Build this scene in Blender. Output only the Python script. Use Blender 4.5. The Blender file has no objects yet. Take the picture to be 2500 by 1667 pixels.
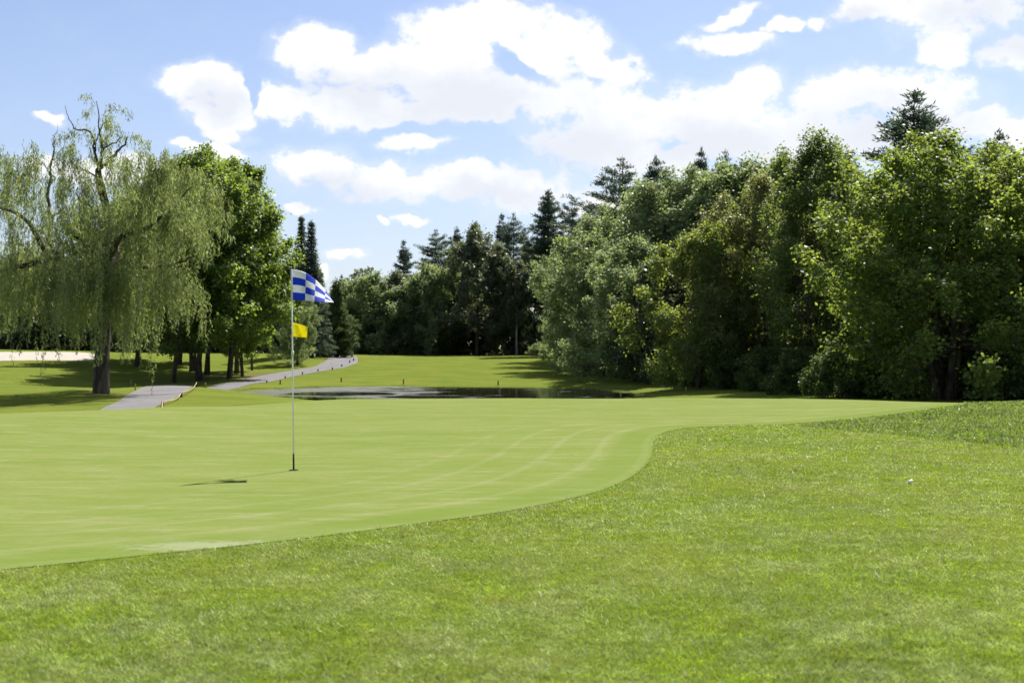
import bpy, math, random
import numpy as np
from mathutils import Vector, geometry as mgeo

# ------------------------------------------------------------------ camera, sky, sun, exposure
scene = bpy.context.scene
C = scene.collection
F_PX, HOR, EYE = 3000.0, 845.0, 1.4          # focal length (photo px), horizon row, eye height

cam_d = bpy.data.cameras.new('camera')
cam_d.sensor_width = 36.0
cam_d.lens = F_PX / 2500.0 * 36.0
cam_d.shift_y = (HOR - 833.5) / 2500.0
cam_d.clip_start = 0.05
cam_d.clip_end = 9000.0
cam_d.dof.use_dof = True
cam_d.dof.focus_distance = 17.0
cam_d.dof.aperture_fstop = 3.0
cam = bpy.data.objects.new('camera', cam_d)
cam.location = (0, 0, EYE)
cam.rotation_euler = (math.pi / 2, 0, 0)
C.objects.link(cam)
scene.camera = cam

SUN_AZ, SUN_EL = math.radians(28.5), math.radians(52.0)
sun_dir = Vector((math.sin(SUN_AZ) * math.cos(SUN_EL), math.cos(SUN_AZ) * math.cos(SUN_EL), math.sin(SUN_EL)))
sd = bpy.data.lights.new('sun', 'SUN')
sd.energy = 5.0
sd.angle = math.radians(0.53)
sd.color = (1.0, 0.95, 0.86)
so = bpy.data.objects.new('sun', sd)
so.rotation_euler = sun_dir.to_track_quat('Z', 'Y').to_euler()
so.location = (60, 80, 120)
C.objects.link(so)

scene.view_settings.view_transform = 'Standard'
scene.view_settings.look = 'None'
scene.view_settings.exposure = 1.0
scene.view_settings.gamma = 1.0
scene.view_settings.use_curve_mapping = False
scene.cycles.max_bounces = 6
scene.cycles.diffuse_bounces = 2
scene.cycles.glossy_bounces = 1
scene.cycles.transmission_bounces = 4
scene.cycles.transparent_max_bounces = 2
scene.cycles.use_adaptive_sampling = True
scene.cycles.adaptive_threshold = 0.025
scene.cycles.caustics_reflective = False
scene.cycles.caustics_refractive = False
scene.cycles.use_denoising = True

world = bpy.data.worlds.new('World')
scene.world = world
world.use_nodes = True
wt = world.node_tree
wt.nodes.clear()


class NT:
    """small helper for node trees"""
    def __init__(s, tree):
        s.t = tree

    def n(s, typ, **kw):
        nd = s.t.nodes.new(typ)
        for k, v in kw.items():
            setattr(nd, k, v)
        return nd

    def l(s, a, b):
        s.t.links.new(a, b)

    def val(s, sock, v):
        if hasattr(v, 'is_output') or hasattr(v, 'links'):
            s.l(v, sock)
        else:
            sock.default_value = v

    def math(s, op, a, b=0.0, c=None, clamp=False):
        nd = s.n('ShaderNodeMath', operation=op, use_clamp=clamp)
        s.val(nd.inputs[0], a)
        s.val(nd.inputs[1], b)
        if c is not None:
            s.val(nd.inputs[2], c)
        return nd.outputs[0]

    def ramp(s, v, a, b, lo=0.0, hi=1.0, smooth=True):
        nd = s.n('ShaderNodeMapRange', interpolation_type='SMOOTHSTEP' if smooth else 'LINEAR')
        s.val(nd.inputs[0], v)
        nd.inputs[1].default_value = a
        nd.inputs[2].default_value = b
        nd.inputs[3].default_value = lo
        nd.inputs[4].default_value = hi
        return nd.outputs[0]

    def mix(s, f, a, b, blend='MIX'):
        nd = s.n('ShaderNodeMix', data_type='RGBA', blend_type=blend)
        s.val(nd.inputs[0], f)
        for sk, v in ((nd.inputs[6], a), (nd.inputs[7], b)):
            if isinstance(v, tuple):
                sk.default_value = (v[0], v[1], v[2], 1.0)
            else:
                s.l(v, sk)
        return nd.outputs[2]

    def noise(s, vec, scale, detail=3.0, rough=0.55, dist=0.0, dims='3D'):
        nd = s.n('ShaderNodeTexNoise', noise_dimensions=dims)
        s.l(vec, nd.inputs['Vector'])
        nd.inputs['Scale'].default_value = scale
        nd.inputs['Detail'].default_value = detail
        nd.inputs['Roughness'].default_value = rough
        nd.inputs['Distortion'].default_value = dist
        return nd.outputs['Fac']

    def mapping(s, vec, loc=(0, 0, 0), rot=(0, 0, 0), scale=(1, 1, 1), typ='POINT'):
        nd = s.n('ShaderNodeMapping', vector_type=typ)
        s.l(vec, nd.inputs[0])
        nd.inputs['Location'].default_value = loc
        nd.inputs['Rotation'].default_value = rot
        nd.inputs['Scale'].default_value = scale
        return nd.outputs[0]


def build_world():
    W = NT(wt)
    out = W.n('ShaderNodeOutputWorld')
    bg = W.n('ShaderNodeBackground')
    bg.inputs['Strength'].default_value = 0.076
    W.l(bg.outputs[0], out.inputs[0])
    sky = W.n('ShaderNodeTexSky', sky_type='NISHITA')
    sky.sun_disc = False
    sky.sun_elevation = SUN_EL
    sky.sun_rotation = SUN_AZ
    sky.air_density = 1.0
    sky.dust_density = 0.7
    sky.ozone_density = 3.0
    tc = W.n('ShaderNodeTexCoord')
    vec = tc.outputs['Generated']
    sep = W.n('ShaderNodeSeparateXYZ')
    W.l(vec, sep.inputs[0])
    az = W.math('ARCTAN2', sep.outputs[0], sep.outputs[1])
    el = W.math('ARCSINE', sep.outputs[2])
    cmb = W.n('ShaderNodeCombineXYZ')
    W.l(az, cmb.inputs[0])
    W.l(el, cmb.inputs[1])
    # domain warp, so the cloud masses get lumpy outlines
    wn = W.n('ShaderNodeTexNoise')
    W.l(vec, wn.inputs['Vector'])
    wn.inputs['Scale'].default_value = 24.0
    wn.inputs['Detail'].default_value = 3.0
    wn.inputs['Roughness'].default_value = 0.6
    amp = 0.048
    wa = W.n('ShaderNodeVectorMath', operation='MULTIPLY_ADD')
    W.l(wn.outputs['Color'], wa.inputs[0])
    wa.inputs[1].default_value = (amp, amp * 0.75, 0.0)
    W.l(cmb.outputs[0], wa.inputs[2])
    ae = wa.outputs[0]
    K = 2500.0 / 2352.0
    frames = {0: ae}

    def blob(cx, cy, rx, ry, rot=0.0):
        """soft ellipse in azimuth / elevation"""
        u = (cx * K - 1250) / F_PX
        v = (HOR - cy * K) / F_PX
        a = math.atan(u) + amp / 2
        e = math.atan(v * math.cos(a - amp / 2)) + amp * 0.375
        r = int(round(rot / 14.0)) * 14
        if r not in frames:
            frames[r] = W.mapping(ae, (0, 0, 0), (0, 0, math.radians(-r)))
        c, sn = math.cos(math.radians(-r)), math.sin(math.radians(-r))
        a, e = a * c - e * sn, a * sn + e * c
        ix, iy = F_PX / (rx * K * GROW), F_PX / (ry * K * GROW)
        m = W.n('ShaderNodeVectorMath', operation='MULTIPLY_ADD')
        W.l(frames[r], m.inputs[0])
        m.inputs[1].default_value = (ix, iy, 0)
        m.inputs[2].default_value = (-a * ix, -e * iy, 0)
        g = W.n('ShaderNodeTexGradient', gradient_type='SPHERICAL')
        W.l(m.outputs[0], g.inputs[0])
        return g.outputs['Fac']

    def field(lst):
        acc = None
        for b in lst:
            g = blob(*b)
            acc = g if acc is None else W.math('SMOOTH_MAX', acc, g, 0.15)
        return acc
    GROW = 1.30

    clouds = [
        (735, 112, 115, 70), (860, 155, 220, 75), (1040, 110, 180, 110), (1130, 58, 165, 75), (1270, 95, 175, 80, -18),
        (1400, 150, 110, 42, -12), (850, 245, 230, 62), (1050, 230, 250, 95), (1240, 235, 240, 80), (650, 240, 95, 48, -14),
        (1420, 310, 300, 125), (1620, 280, 250, 95), (455, 188, 100, 56), (530, 235, 65, 75), (500, 285, 95, 36, -28),
        (715, 385, 120, 58), (880, 415, 230, 52), (1080, 415, 230, 50), (1200, 425, 190, 65), (960, 325, 95, 26),
        (1740, 200, 100, 58), (1950, 215, 150, 70), (2100, 240, 165, 75), (1850, 310, 290, 95), (2230, 285, 110, 44),
        (2345, 320, 80, 50), (1680, 45, 80, 22, 12), (1655, 102, 120, 24), (1800, 55, 60, 16, 20), (1880, 35, 30, 22),
        (2000, 14, 120, 38), (2200, 25, 180, 62), (2175, 110, 66, 62), (2345, 108, 85, 64), (115, 268, 30, 15),
        (430, 335, 42, 18), (520, 352, 80, 24, -14), (230, 395, 190, 42), (940, 505, 44, 14), (882, 509, 28, 11),
        (802, 586, 50, 18), (745, 622, 34, 15), (705, 482, 42, 14), (1350, 470, 180, 30),
    ]
    holes = [(1190, 142, 90, 26, -28), (1540, 322, 60, 18), (1000, 305, 150, 22, -4), (1130, 345, 90, 26), (575, 195, 22, 50)]
    fl = field(clouds)
    hl = field(holes)
    # generic fair-weather cumulus for the rest of the sky
    gen = W.noise(W.mapping(vec, (3.1, 0.7, 0.0), (0, 0, 0), (1, 1, 2.0)), 2.6, 2.0, 0.5)
    gen = W.ramp(gen, 0.47, 0.75, 0.0, 1.0)
    wz = W.math('MAXIMUM', W.ramp(W.math('ABSOLUTE', az), 0.42, 0.60), W.ramp(el, 0.27, 0.42))
    wz = W.math('MULTIPLY', wz, W.ramp(el, -0.02, 0.08))
    gen = W.math('MULTIPLY', gen, wz)
    f = W.math('MAXIMUM', fl, gen)
    f = W.math('SUBTRACT', f, W.math('MULTIPLY', hl, 0.75))
    n1 = W.noise(W.mapping(vec, (0.3, 0.2, 0.1), (0, 0, 0), (1, 1, 1.35)), 24.0, 8.0, 0.63)
    d = W.math('ADD', f, W.math('MULTIPLY', W.math('MULTIPLY', W.math('SUBTRACT', n1, 0.5), 1.9), W.ramp(f, 0.0, 0.30)))
    mask = W.ramp(d, 0.17, 0.55)
    veil = W.math('MULTIPLY', W.ramp(W.math('ADD', f, W.math('MULTIPLY', W.math('SUBTRACT', n1, 0.5), 0.8)), 0.0, 0.40), W.math('MULTIPLY', W.ramp(f, 0.0, 0.18), 0.20))
    mask = W.math('MAXIMUM', mask, veil)
    # thick undersides are greyer
    greys = [(1060, 240, 420, 110, -6), (830, 205, 230, 70), (1330, 345, 320, 130), (2020, 300, 330, 110), (780, 440, 260, 60),
             (1140, 440, 300, 55), (2230, 25, 150, 60), (2350, 95, 110, 70), (1640, 330, 280, 90), (1950, 40, 90, 40), (490, 240, 100, 60)]
    gm = field(greys)
    gm = W.math('MULTIPLY', W.ramp(W.math('ADD', gm, W.math('MULTIPLY', W.math('SUBTRACT', n1, 0.5), 0.9)), 0.05, 0.92), 0.80)
    gg = W.math('MULTIPLY', W.math('MULTIPLY', W.ramp(d, 0.6, 1.1), wz), 0.6)
    gm = W.math('MAXIMUM', gm, gg)
    wv = W.ramp(n1, 0.32, 0.62, 0.0, 0.55)
    ccol = W.mix(W.math('MAXIMUM', gm, W.math('MULTIPLY', wv, 0.45)), (7.5, 7.5, 7.5), (5.1, 5.35, 5.95))
    hz = W.ramp(el, 0.0, 0.34, 0.44, 0.09)
    skyc = W.mix(hz, W.mix(1.0, sky.outputs[0], (0.90, 0.86, 0.92), 'MULTIPLY'), (4.3, 4.9, 6.2))
    col = W.mix(W.math('MULTIPLY', mask, 0.97), skyc, ccol)
    W.l(col, bg.inputs['Color'])
    world.cycles.sampling_method = 'MANUAL'
    world.cycles.sample_map_resolution = 512


build_world()

# ------------------------------------------------------------------ helpers
RNG = np.random.default_rng(7)


def px_at(px, py, Y):
    return ((px - 1250) / F_PX * Y, Y, EYE - (py - HOR) / F_PX * Y)


def nrm(v):
    return v / (np.linalg.norm(v, axis=-1, keepdims=True) + 1e-9)


def mesh_np(name, V, quads=None, tris=None, smooth=False):
    V = np.asarray(V, dtype=np.float32).reshape(-1, 3)
    me = bpy.data.meshes.new(name)
    loops, starts, tot = [], [], 0
    if quads is not None and len(quads):
        q = np.asarray(quads, dtype=np.int32).reshape(-1, 4)
        loops.append(q.ravel())
        starts.append(np.arange(len(q), dtype=np.int32) * 4)
        tot = len(q) * 4
    if tris is not None and len(tris):
        t = np.asarray(tris, dtype=np.int32).reshape(-1, 3)
        loops.append(t.ravel())
        starts.append(tot + np.arange(len(t), dtype=np.int32) * 3)
    L = np.concatenate(loops)
    S = np.concatenate(starts)
    me.vertices.add(len(V))
    me.vertices.foreach_set('co', V.ravel())
    me.loops.add(len(L))
    me.loops.foreach_set('vertex_index', L)
    me.polygons.add(len(S))
    me.polygons.foreach_set('loop_start', S)
    me.update(calc_edges=True)
    if smooth:
        me.polygons.foreach_set('use_smooth', np.ones(len(me.polygons), dtype=bool))
    return me


class Acc:
    """collects quads/tris for one mesh"""
    def __init__(s):
        s.v, s.q, s.t, s.n = [], [], [], 0

    def add(s, V, quads=None, tris=None):
        V = np.asarray(V, dtype=float).reshape(-1, 3)
        if quads is not None and len(quads):
            s.q.append(np.asarray(quads, dtype=np.int64).reshape(-1, 4) + s.n)
        if tris is not None and len(tris):
            s.t.append(np.asarray(tris, dtype=np.int64).reshape(-1, 3) + s.n)
        s.v.append(V)
        s.n += len(V)

    def tube(s, P, R, sides=7, cap=True):
        P = np.asarray(P, dtype=float)
        R = np.asarray(R, dtype=float)
        m = len(P)
        T = nrm(np.gradient(P, axis=0))
        ref = np.array([0.31, 0.95, 0.05]) if abs(T[0][2]) > 0.7 else np.array([0.05, 0.1, 1.0])
        A = nrm(np.cross(T, ref))
        B = np.cross(T, A)
        th = np.arange(sides) * 2 * math.pi / sides
        ring = P[:, None, :] + R[:, None, None] * (np.cos(th)[None, :, None] * A[:, None, :] + np.sin(th)[None, :, None] * B[:, None, :])
        i = np.arange(m - 1)[:, None] * sides
        j = np.arange(sides)[None, :]
        j2 = (j + 1) % sides
        q = np.stack([i + j, i + j2, i + sides + j2, i + sides + j], -1).reshape(-1, 4)
        V = ring.reshape(-1, 3)
        t = None
        if cap:
            V = np.vstack([V, P[-1] + T[-1] * R[-1] * 0.3, P[0]])
            jj = np.arange(sides)
            e = (m - 1) * sides
            t = np.vstack([np.stack([e + jj, e + (jj + 1) % sides, np.full(sides, m * sides)], -1),
                           np.stack([(jj + 1) % sides, jj, np.full(sides, m * sides + 1)], -1)])
        s.add(V, q, t)

    def leaves(s, P, D, N, L, Wd):
        """rhombic leaves: base P, direction D, normal N, length L, width Wd (arrays)"""
        n = len(P)
        S = nrm(np.cross(D, N))
        L = np.broadcast_to(np.asarray(L, dtype=float), (n,))[:, None]
        Wd = np.broadcast_to(np.asarray(Wd, dtype=float), (n,))[:, None]
        mid = P + D * L * 0.45
        V = np.stack([P, mid + S * Wd * 0.5, P + D * L, mid - S * Wd * 0.5], 1).reshape(-1, 3)
        q = np.arange(n * 4).reshape(-1, 4)
        s.add(V, q)

    def box(s, c, size, rz=0.0):
        x, y, z = np.asarray(size) / 2.0
        V = np.array([(-x, -y, -z), (x, -y, -z), (x, y, -z), (-x, y, -z), (-x, -y, z), (x, -y, z), (x, y, z), (-x, y, z)], float)
        cs, sn = math.cos(rz), math.sin(rz)
        V = V @ np.array([[cs, sn, 0], [-sn, cs, 0], [0, 0, 1]]) + np.asarray(c)
        s.add(V, [(0, 3, 2, 1), (4, 5, 6, 7), (0, 1, 5, 4), (1, 2, 6, 5), (2, 3, 7, 6), (3, 0, 4, 7)])

    def mesh(s, name, smooth=False):
        return mesh_np(name, np.vstack(s.v), np.vstack(s.q) if s.q else None, np.vstack(s.t) if s.t else None, smooth)


def link(name, me, mat=None, parent=None):
    if mat is not None and not me.materials:
        me.materials.append(mat)
    o = bpy.data.objects.new(name, me)
    C.objects.link(o)
    if parent is not None:
        o.parent = parent
    return o


def tag(o, label=None, cat=None, group=None, kind=None):
    if label:
        o['label'] = label
    if cat:
        o['category'] = cat
    if group:
        o['group'] = group
    if kind:
        o['kind'] = kind
    return o


def empty(name, loc=(0, 0, 0), rz=0.0):
    o = bpy.data.objects.new(name, None)
    o.empty_display_size = 0.2
    o.location = loc
    o.rotation_euler = (0, 0, rz)
    C.objects.link(o)
    return o


# ------------------------------------------------------------------ materials
def new_mat(name):
    m = bpy.data.materials.new(name)
    m.use_nodes = True
    m.node_tree.nodes.clear()
    T = NT(m.node_tree)
    out = T.n('ShaderNodeOutputMaterial')
    return m, T, out


def leaf_mat(name, base, trans, tfac=0.4, rough=0.45, spec=0.4, var=0.35, warm=(0.10, 0.09, 0.02), warm_amt=0.15):
    m, T, out = new_mat(name)
    geo = T.n('ShaderNodeNewGeometry')
    oi = T.n('ShaderNodeObjectInfo')
    rnd = geo.outputs['Random Per Island']
    tc = T.n('ShaderNodeTexCoord')
    big = T.noise(tc.outputs['Object'], 0.55, 2.0)
    v = T.math('MULTIPLY_ADD', rnd, var * 2, 1.0 - var)
    v = T.math('MULTIPLY', v, T.ramp(big, 0.3, 0.7, 0.82, 1.18))
    v = T.math('MULTIPLY', v, T.math('MULTIPLY_ADD', oi.outputs['Random'], 0.24, 0.88))
    wf = T.math('MULTIPLY', T.ramp(T.math('FRACT', T.math('MULTIPLY', rnd, 17.3)), 0.5, 1.0), warm_amt)

    def colour(c):
        a = T.mix(wf, c, warm)
        hs = T.n('ShaderNodeHueSaturation')
        T.l(a, hs.inputs['Color'])
        T.l(v, hs.inputs['Value'])
        return hs.outputs[0]
    p = T.n('ShaderNodeBsdfPrincipled')
    T.l(colour(base), p.inputs['Base Color'])
    p.inputs['Roughness'].default_value = rough
    p.inputs['Specular IOR Level'].default_value = spec
    tr = T.n('ShaderNodeBsdfTranslucent')
    T.l(colour(trans), tr.inputs['Color'])
    mx = T.n('ShaderNodeMixShader')
    mx.inputs[0].default_value = tfac
    T.l(p.outputs[0], mx.inputs[1])
    T.l(tr.outputs[0], mx.inputs[2])
    T.l(mx.outputs[0], out.inputs[0])
    return m


def bark_mat(name, c1, c2, scale=6.0):
    m, T, out = new_mat(name)
    tc = T.n('ShaderNodeTexCoord')
    vec = T.mapping(tc.outputs['Object'], scale=(1, 1, 0.22))
    a = T.noise(vec, scale, 6.0, 0.65)
    b = T.noise(tc.outputs['Object'], 1.3, 2.0)
    p = T.n('ShaderNodeBsdfPrincipled')
    T.l(T.mix(T.ramp(T.math('ADD', a, T.math('MULTIPLY', T.math('SUBTRACT', b, 0.5), 0.4)), 0.35, 0.65), c1, c2), p.inputs['Base Color'])
    p.inputs['Roughness'].default_value = 0.9
    p.inputs['Specular IOR Level'].default_value = 0.15
    bp = T.n('ShaderNodeBump')
    bp.inputs['Strength'].default_value = 0.8
    bp.inputs['Distance'].default_value = 0.04
    T.l(a, bp.inputs['Height'])
    T.l(bp.outputs[0], p.inputs['Normal'])
    T.l(p.outputs[0], out.inputs[0])
    return m


def plain_mat(name, col, rough=0.6, spec=0.3, var=0.25, scale=20.0, metallic=0.0):
    m, T, out = new_mat(name)
    tc = T.n('ShaderNodeTexCoord')
    a = T.noise(tc.outputs['Object'], scale, 4.0)
    p = T.n('ShaderNodeBsdfPrincipled')
    dk = tuple(c * (1 - var) for c in col)
    lt = tuple(min(1.0, c * (1 + var)) for c in col)
    T.l(T.mix(T.ramp(a, 0.3, 0.7), dk, lt), p.inputs['Base Color'])
    p.inputs['Roughness'].default_value = rough
    p.inputs['Specular IOR Level'].default_value = spec
    p.inputs['Metallic'].default_value = metallic
    T.l(p.outputs[0], out.inputs[0])
    return m


def cloth_mat(name, col):
    m, T, out = new_mat(name)
    tc = T.n('ShaderNodeTexCoord')
    a = T.noise(tc.outputs['Object'], 30.0, 3.0)
    cc = T.mix(T.ramp(a, 0.3, 0.7), tuple(c * 0.9 for c in col), col)
    p = T.n('ShaderNodeBsdfPrincipled')
    T.l(cc, p.inputs['Base Color'])
    p.inputs['Roughness'].default_value = 0.75
    p.inputs['Specular IOR Level'].default_value = 0.2
    tr = T.n('ShaderNodeBsdfTranslucent')
    T.l(cc, tr.inputs['Color'])
    mx = T.n('ShaderNodeMixShader')
    mx.inputs[0].default_value = 0.45
    T.l(p.outputs[0], mx.inputs[1])
    T.l(tr.outputs[0], mx.inputs[2])
    T.l(mx.outputs[0], out.inputs[0])
    return m


def ground_mat():
    m, T, out = new_mat('ground_turf')
    geo = T.n('ShaderNodeNewGeometry')
    pos = geo.outputs['Position']
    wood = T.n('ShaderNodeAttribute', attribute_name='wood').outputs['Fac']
    soil = T.n('ShaderNodeAttribute', attribute_name='soil').outputs['Fac']
    n1 = T.noise(pos, 0.35, 4.0, 0.6)
    n2 = T.noise(pos, 2.3, 4.0, 0.6)
    n3 = T.noise(pos, 60.0, 3.0, 0.7)
    g = T.mix(T.ramp(n1, 0.3, 0.7), (0.096, 0.136, 0.024), (0.142, 0.164, 0.029))
    g = T.mix(T.math('MULTIPLY', T.ramp(n2, 0.45, 0.75), 0.55), g, (0.162, 0.160, 0.044))
    g = T.mix(T.math('MULTIPLY', T.ramp(n3, 0.45, 0.70), 0.5), g, (0.060, 0.086, 0.018))
    sn = T.math('ADD', soil, T.math('MULTIPLY', T.math('SUBTRACT', n2, 0.5), 0.9))
    g = T.mix(T.math('MULTIPLY', T.ramp(sn, 0.35, 0.75), 0.75), g, (0.120, 0.095, 0.050))
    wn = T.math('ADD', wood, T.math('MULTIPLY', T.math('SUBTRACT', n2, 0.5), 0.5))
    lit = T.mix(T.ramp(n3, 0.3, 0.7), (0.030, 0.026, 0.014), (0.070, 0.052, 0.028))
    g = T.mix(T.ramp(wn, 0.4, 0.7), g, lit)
    p = T.n('ShaderNodeBsdfPrincipled')
    T.l(g, p.inputs['Base Color'])
    p.inputs['Roughness'].default_value = 0.85
    p.inputs['Specular IOR Level'].default_value = 0.0
    bp = T.n('ShaderNodeBump')
    bp.inputs['Strength'].default_value = 0.6
    bp.inputs['Distance'].default_value = 0.03
    T.l(T.math('ADD', n3, T.math('MULTIPLY', T.noise(pos, 9.0, 3.0), 1.5)), bp.inputs['Height'])
    T.l(bp.outputs[0], p.inputs['Normal'])
    T.l(p.outputs[0], out.inputs[0])
    return m


def green_mat():
    m, T, out = new_mat('putting_green_turf')
    geo = T.n('ShaderNodeNewGeometry')
    pos = geo.outputs['Position']
    ed = T.n('ShaderNodeAttribute', attribute_name='edge').outputs['Fac']
    n1 = T.noise(T.mapping(pos, scale=(0.35, 1.1, 1)), 0.9, 4.0, 0.6)
    n2 = T.noise(T.mapping(pos, rot=(0, 0, 0.06), scale=(0.62, 2.4, 1)), 1.9, 7.0, 0.66)
    n3 = T.noise(pos, 90.0, 2.0, 0.7)
    n4 = T.noise(T.mapping(pos, scale=(1.0, 1.6, 1)), 9.0, 4.0, 0.65)
    c = T.mix(T.ramp(n1, 0.3, 0.7), (0.139, 0.177, 0.042), (0.178, 0.201, 0.065))
    c = T.mix(T.math('MULTIPLY', T.ramp(n2, 0.48, 0.70), 0.75), c, (0.222, 0.233, 0.117))
    c = T.mix(T.math('MULTIPLY', T.ramp(n2, 0.5, 0.28), 0.65), c, (0.127, 0.168, 0.035))
    c = T.mix(T.math('MULTIPLY', T.ramp(n4, 0.40, 0.70), 0.36), c, (0.104, 0.147, 0.033))
    c = T.mix(T.math('MULTIPLY', T.ramp(n3, 0.35, 0.70), 0.48), c, (0.100, 0.140, 0.033))
    # mower passes that follow the edge
    w = T.math('SINE', T.math('MULTIPLY_ADD', ed, 2 * math.pi / 0.62, T.math('MULTIPLY', n1, 1.2)))
    band = T.math('MULTIPLY', T.ramp(w, 0.70, 1.0), T.ramp(ed, 3.6, 1.8))
    c = T.mix(T.math('MULTIPLY', T.math('MULTIPLY', band, T.ramp(n1, 0.30, 0.70, 0.4, 1.0)), 0.24), c, (0.239, 0.254, 0.142))
    # collar: one darker pass against the fringe
    c = T.mix(T.math('MULTIPLY', T.ramp(ed, 0.62, 0.46), 0.38), c, (0.100, 0.152, 0.023))
    # dry pale patch by the near edge
    pt = T.mapping(pos, (-2.15, 8.64, 0), (0, 0, 0.14), (0.95, 0.36, 5.0), 'TEXTURE')
    gr = T.n('ShaderNodeTexGradient', gradient_type='SPHERICAL')
    T.l(pt, gr.inputs[0])
    pf = T.math('ADD', gr.outputs['Fac'], T.math('MULTIPLY', T.math('SUBTRACT', n4, 0.5), 1.6))
    c = T.mix(T.math('MULTIPLY', T.ramp(pf, 0.20, 0.8), 0.50), c, (0.269, 0.275, 0.190))
    p = T.n('ShaderNodeBsdfPrincipled')
    T.l(c, p.inputs['Base Color'])
    p.inputs['Roughness'].default_value = 0.75
    p.inputs['Specular IOR Level'].default_value = 0.0
    bp = T.n('ShaderNodeBump')
    bp.inputs['Strength'].default_value = 0.35
    bp.inputs['Distance'].default_value = 0.01
    T.l(n3, bp.inputs['Height'])
    T.l(bp.outputs[0], p.inputs['Normal'])
    T.l(p.outputs[0], out.inputs[0])
    return m


def path_mat():
    m, T, out = new_mat('worn_asphalt')
    geo = T.n('ShaderNodeNewGeometry')
    pos = geo.outputs['Position']
    a = T.noise(pos, 0.8, 4.0, 0.6)
    b = T.noise(pos, 40.0, 3.0, 0.8)
    ed = T.n('ShaderNodeAttribute', attribute_name='edge').outputs['Fac']
    c = T.mix(T.ramp(a, 0.3, 0.7), (0.125, 0.120, 0.125), (0.165, 0.158, 0.160))
    c = T.mix(T.math('MULTIPLY', T.ramp(b, 0.4, 0.7), 0.5), c, (0.095, 0.092, 0.095))
    e = T.math('ADD', ed, T.math('MULTIPLY', T.math('SUBTRACT', T.noise(pos, 3.0, 4.0), 0.5), 0.5))
    c = T.mix(T.math('MULTIPLY', T.ramp(e, 0.16, 0.02), 0.55), c, (0.165, 0.145, 0.085))
    p = T.n('ShaderNodeBsdfPrincipled')
    T.l(c, p.inputs['Base Color'])
    p.inputs['Roughness'].default_value = 0.9
    p.inputs['Specular IOR Level'].default_value = 0.2
    T.l(p.outputs[0], out.inputs[0])
    return m


def water_mat():
    m, T, out = new_mat('pond_water')
    geo = T.n('ShaderNodeNewGeometry')
    pos = geo.outputs['Position']
    # floating algae film: a raft on the left end, broken by open pools
    sep = T.n('ShaderNodeSeparateXYZ')
    T.l(pos, sep.inputs[0])
    s = T.mapping(pos, scale=(0.30, 0.55, 1))
    n1 = T.noise(s, 1.0, 5.0, 0.6, 0.6)
    x = T.ramp(sep.outputs[0], -9.5, -1.5, 0.72, 0.24, smooth=False)
    pool = T.mapping(pos, (-9.6, 67.0, 0), (0, 0, 0.0), (3.4, 3.6, 9.0), 'TEXTURE')
    gr = T.n('ShaderNodeTexGradient', gradient_type='SPHERICAL')
    T.l(pool, gr.inputs[0])
    f = T.math('ADD', x, T.math('MULTIPLY', T.math('SUBTRACT', n1, 0.5), 1.7))
    f = T.math('SUBTRACT', f, T.math('MULTIPLY', gr.outputs['Fac'], 1.3))
    film = T.ramp(f, 0.42, 0.62)
    p = T.n('ShaderNodeBsdfPrincipled')
    p.inputs['Base Color'].default_value = (0.012, 0.013, 0.008, 1)
    p.inputs['Roughness'].default_value = 0.06
    p.inputs['IOR'].default_value = 1.33
    bp = T.n('ShaderNodeBump')
    bp.inputs['Strength'].default_value = 0.05
    bp.inputs['Distance'].default_value = 0.01
    T.l(T.noise(T.mapping(pos, scale=(1.0, 2.5, 1)), 3.0, 3.0), bp.inputs['Height'])
    T.l(bp.outputs[0], p.inputs['Normal'])
    q = T.n('ShaderNodeBsdfPrincipled')
    fc = T.mix(T.ramp(T.noise(pos, 1.7, 4.0), 0.3, 0.7), (0.060, 0.065, 0.046), (0.105, 0.110, 0.082))
    T.l(fc, q.inputs['Base Color'])
    q.inputs['Roughness'].default_value = 0.6
    mx = T.n('ShaderNodeMixShader')
    T.l(T.math('MULTIPLY', film, 0.72), mx.inputs[0])
    T.l(p.outputs[0], mx.inputs[1])
    T.l(q.outputs[0], mx.inputs[2])
    T.l(mx.outputs[0], out.inputs[0])
    return m


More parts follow.
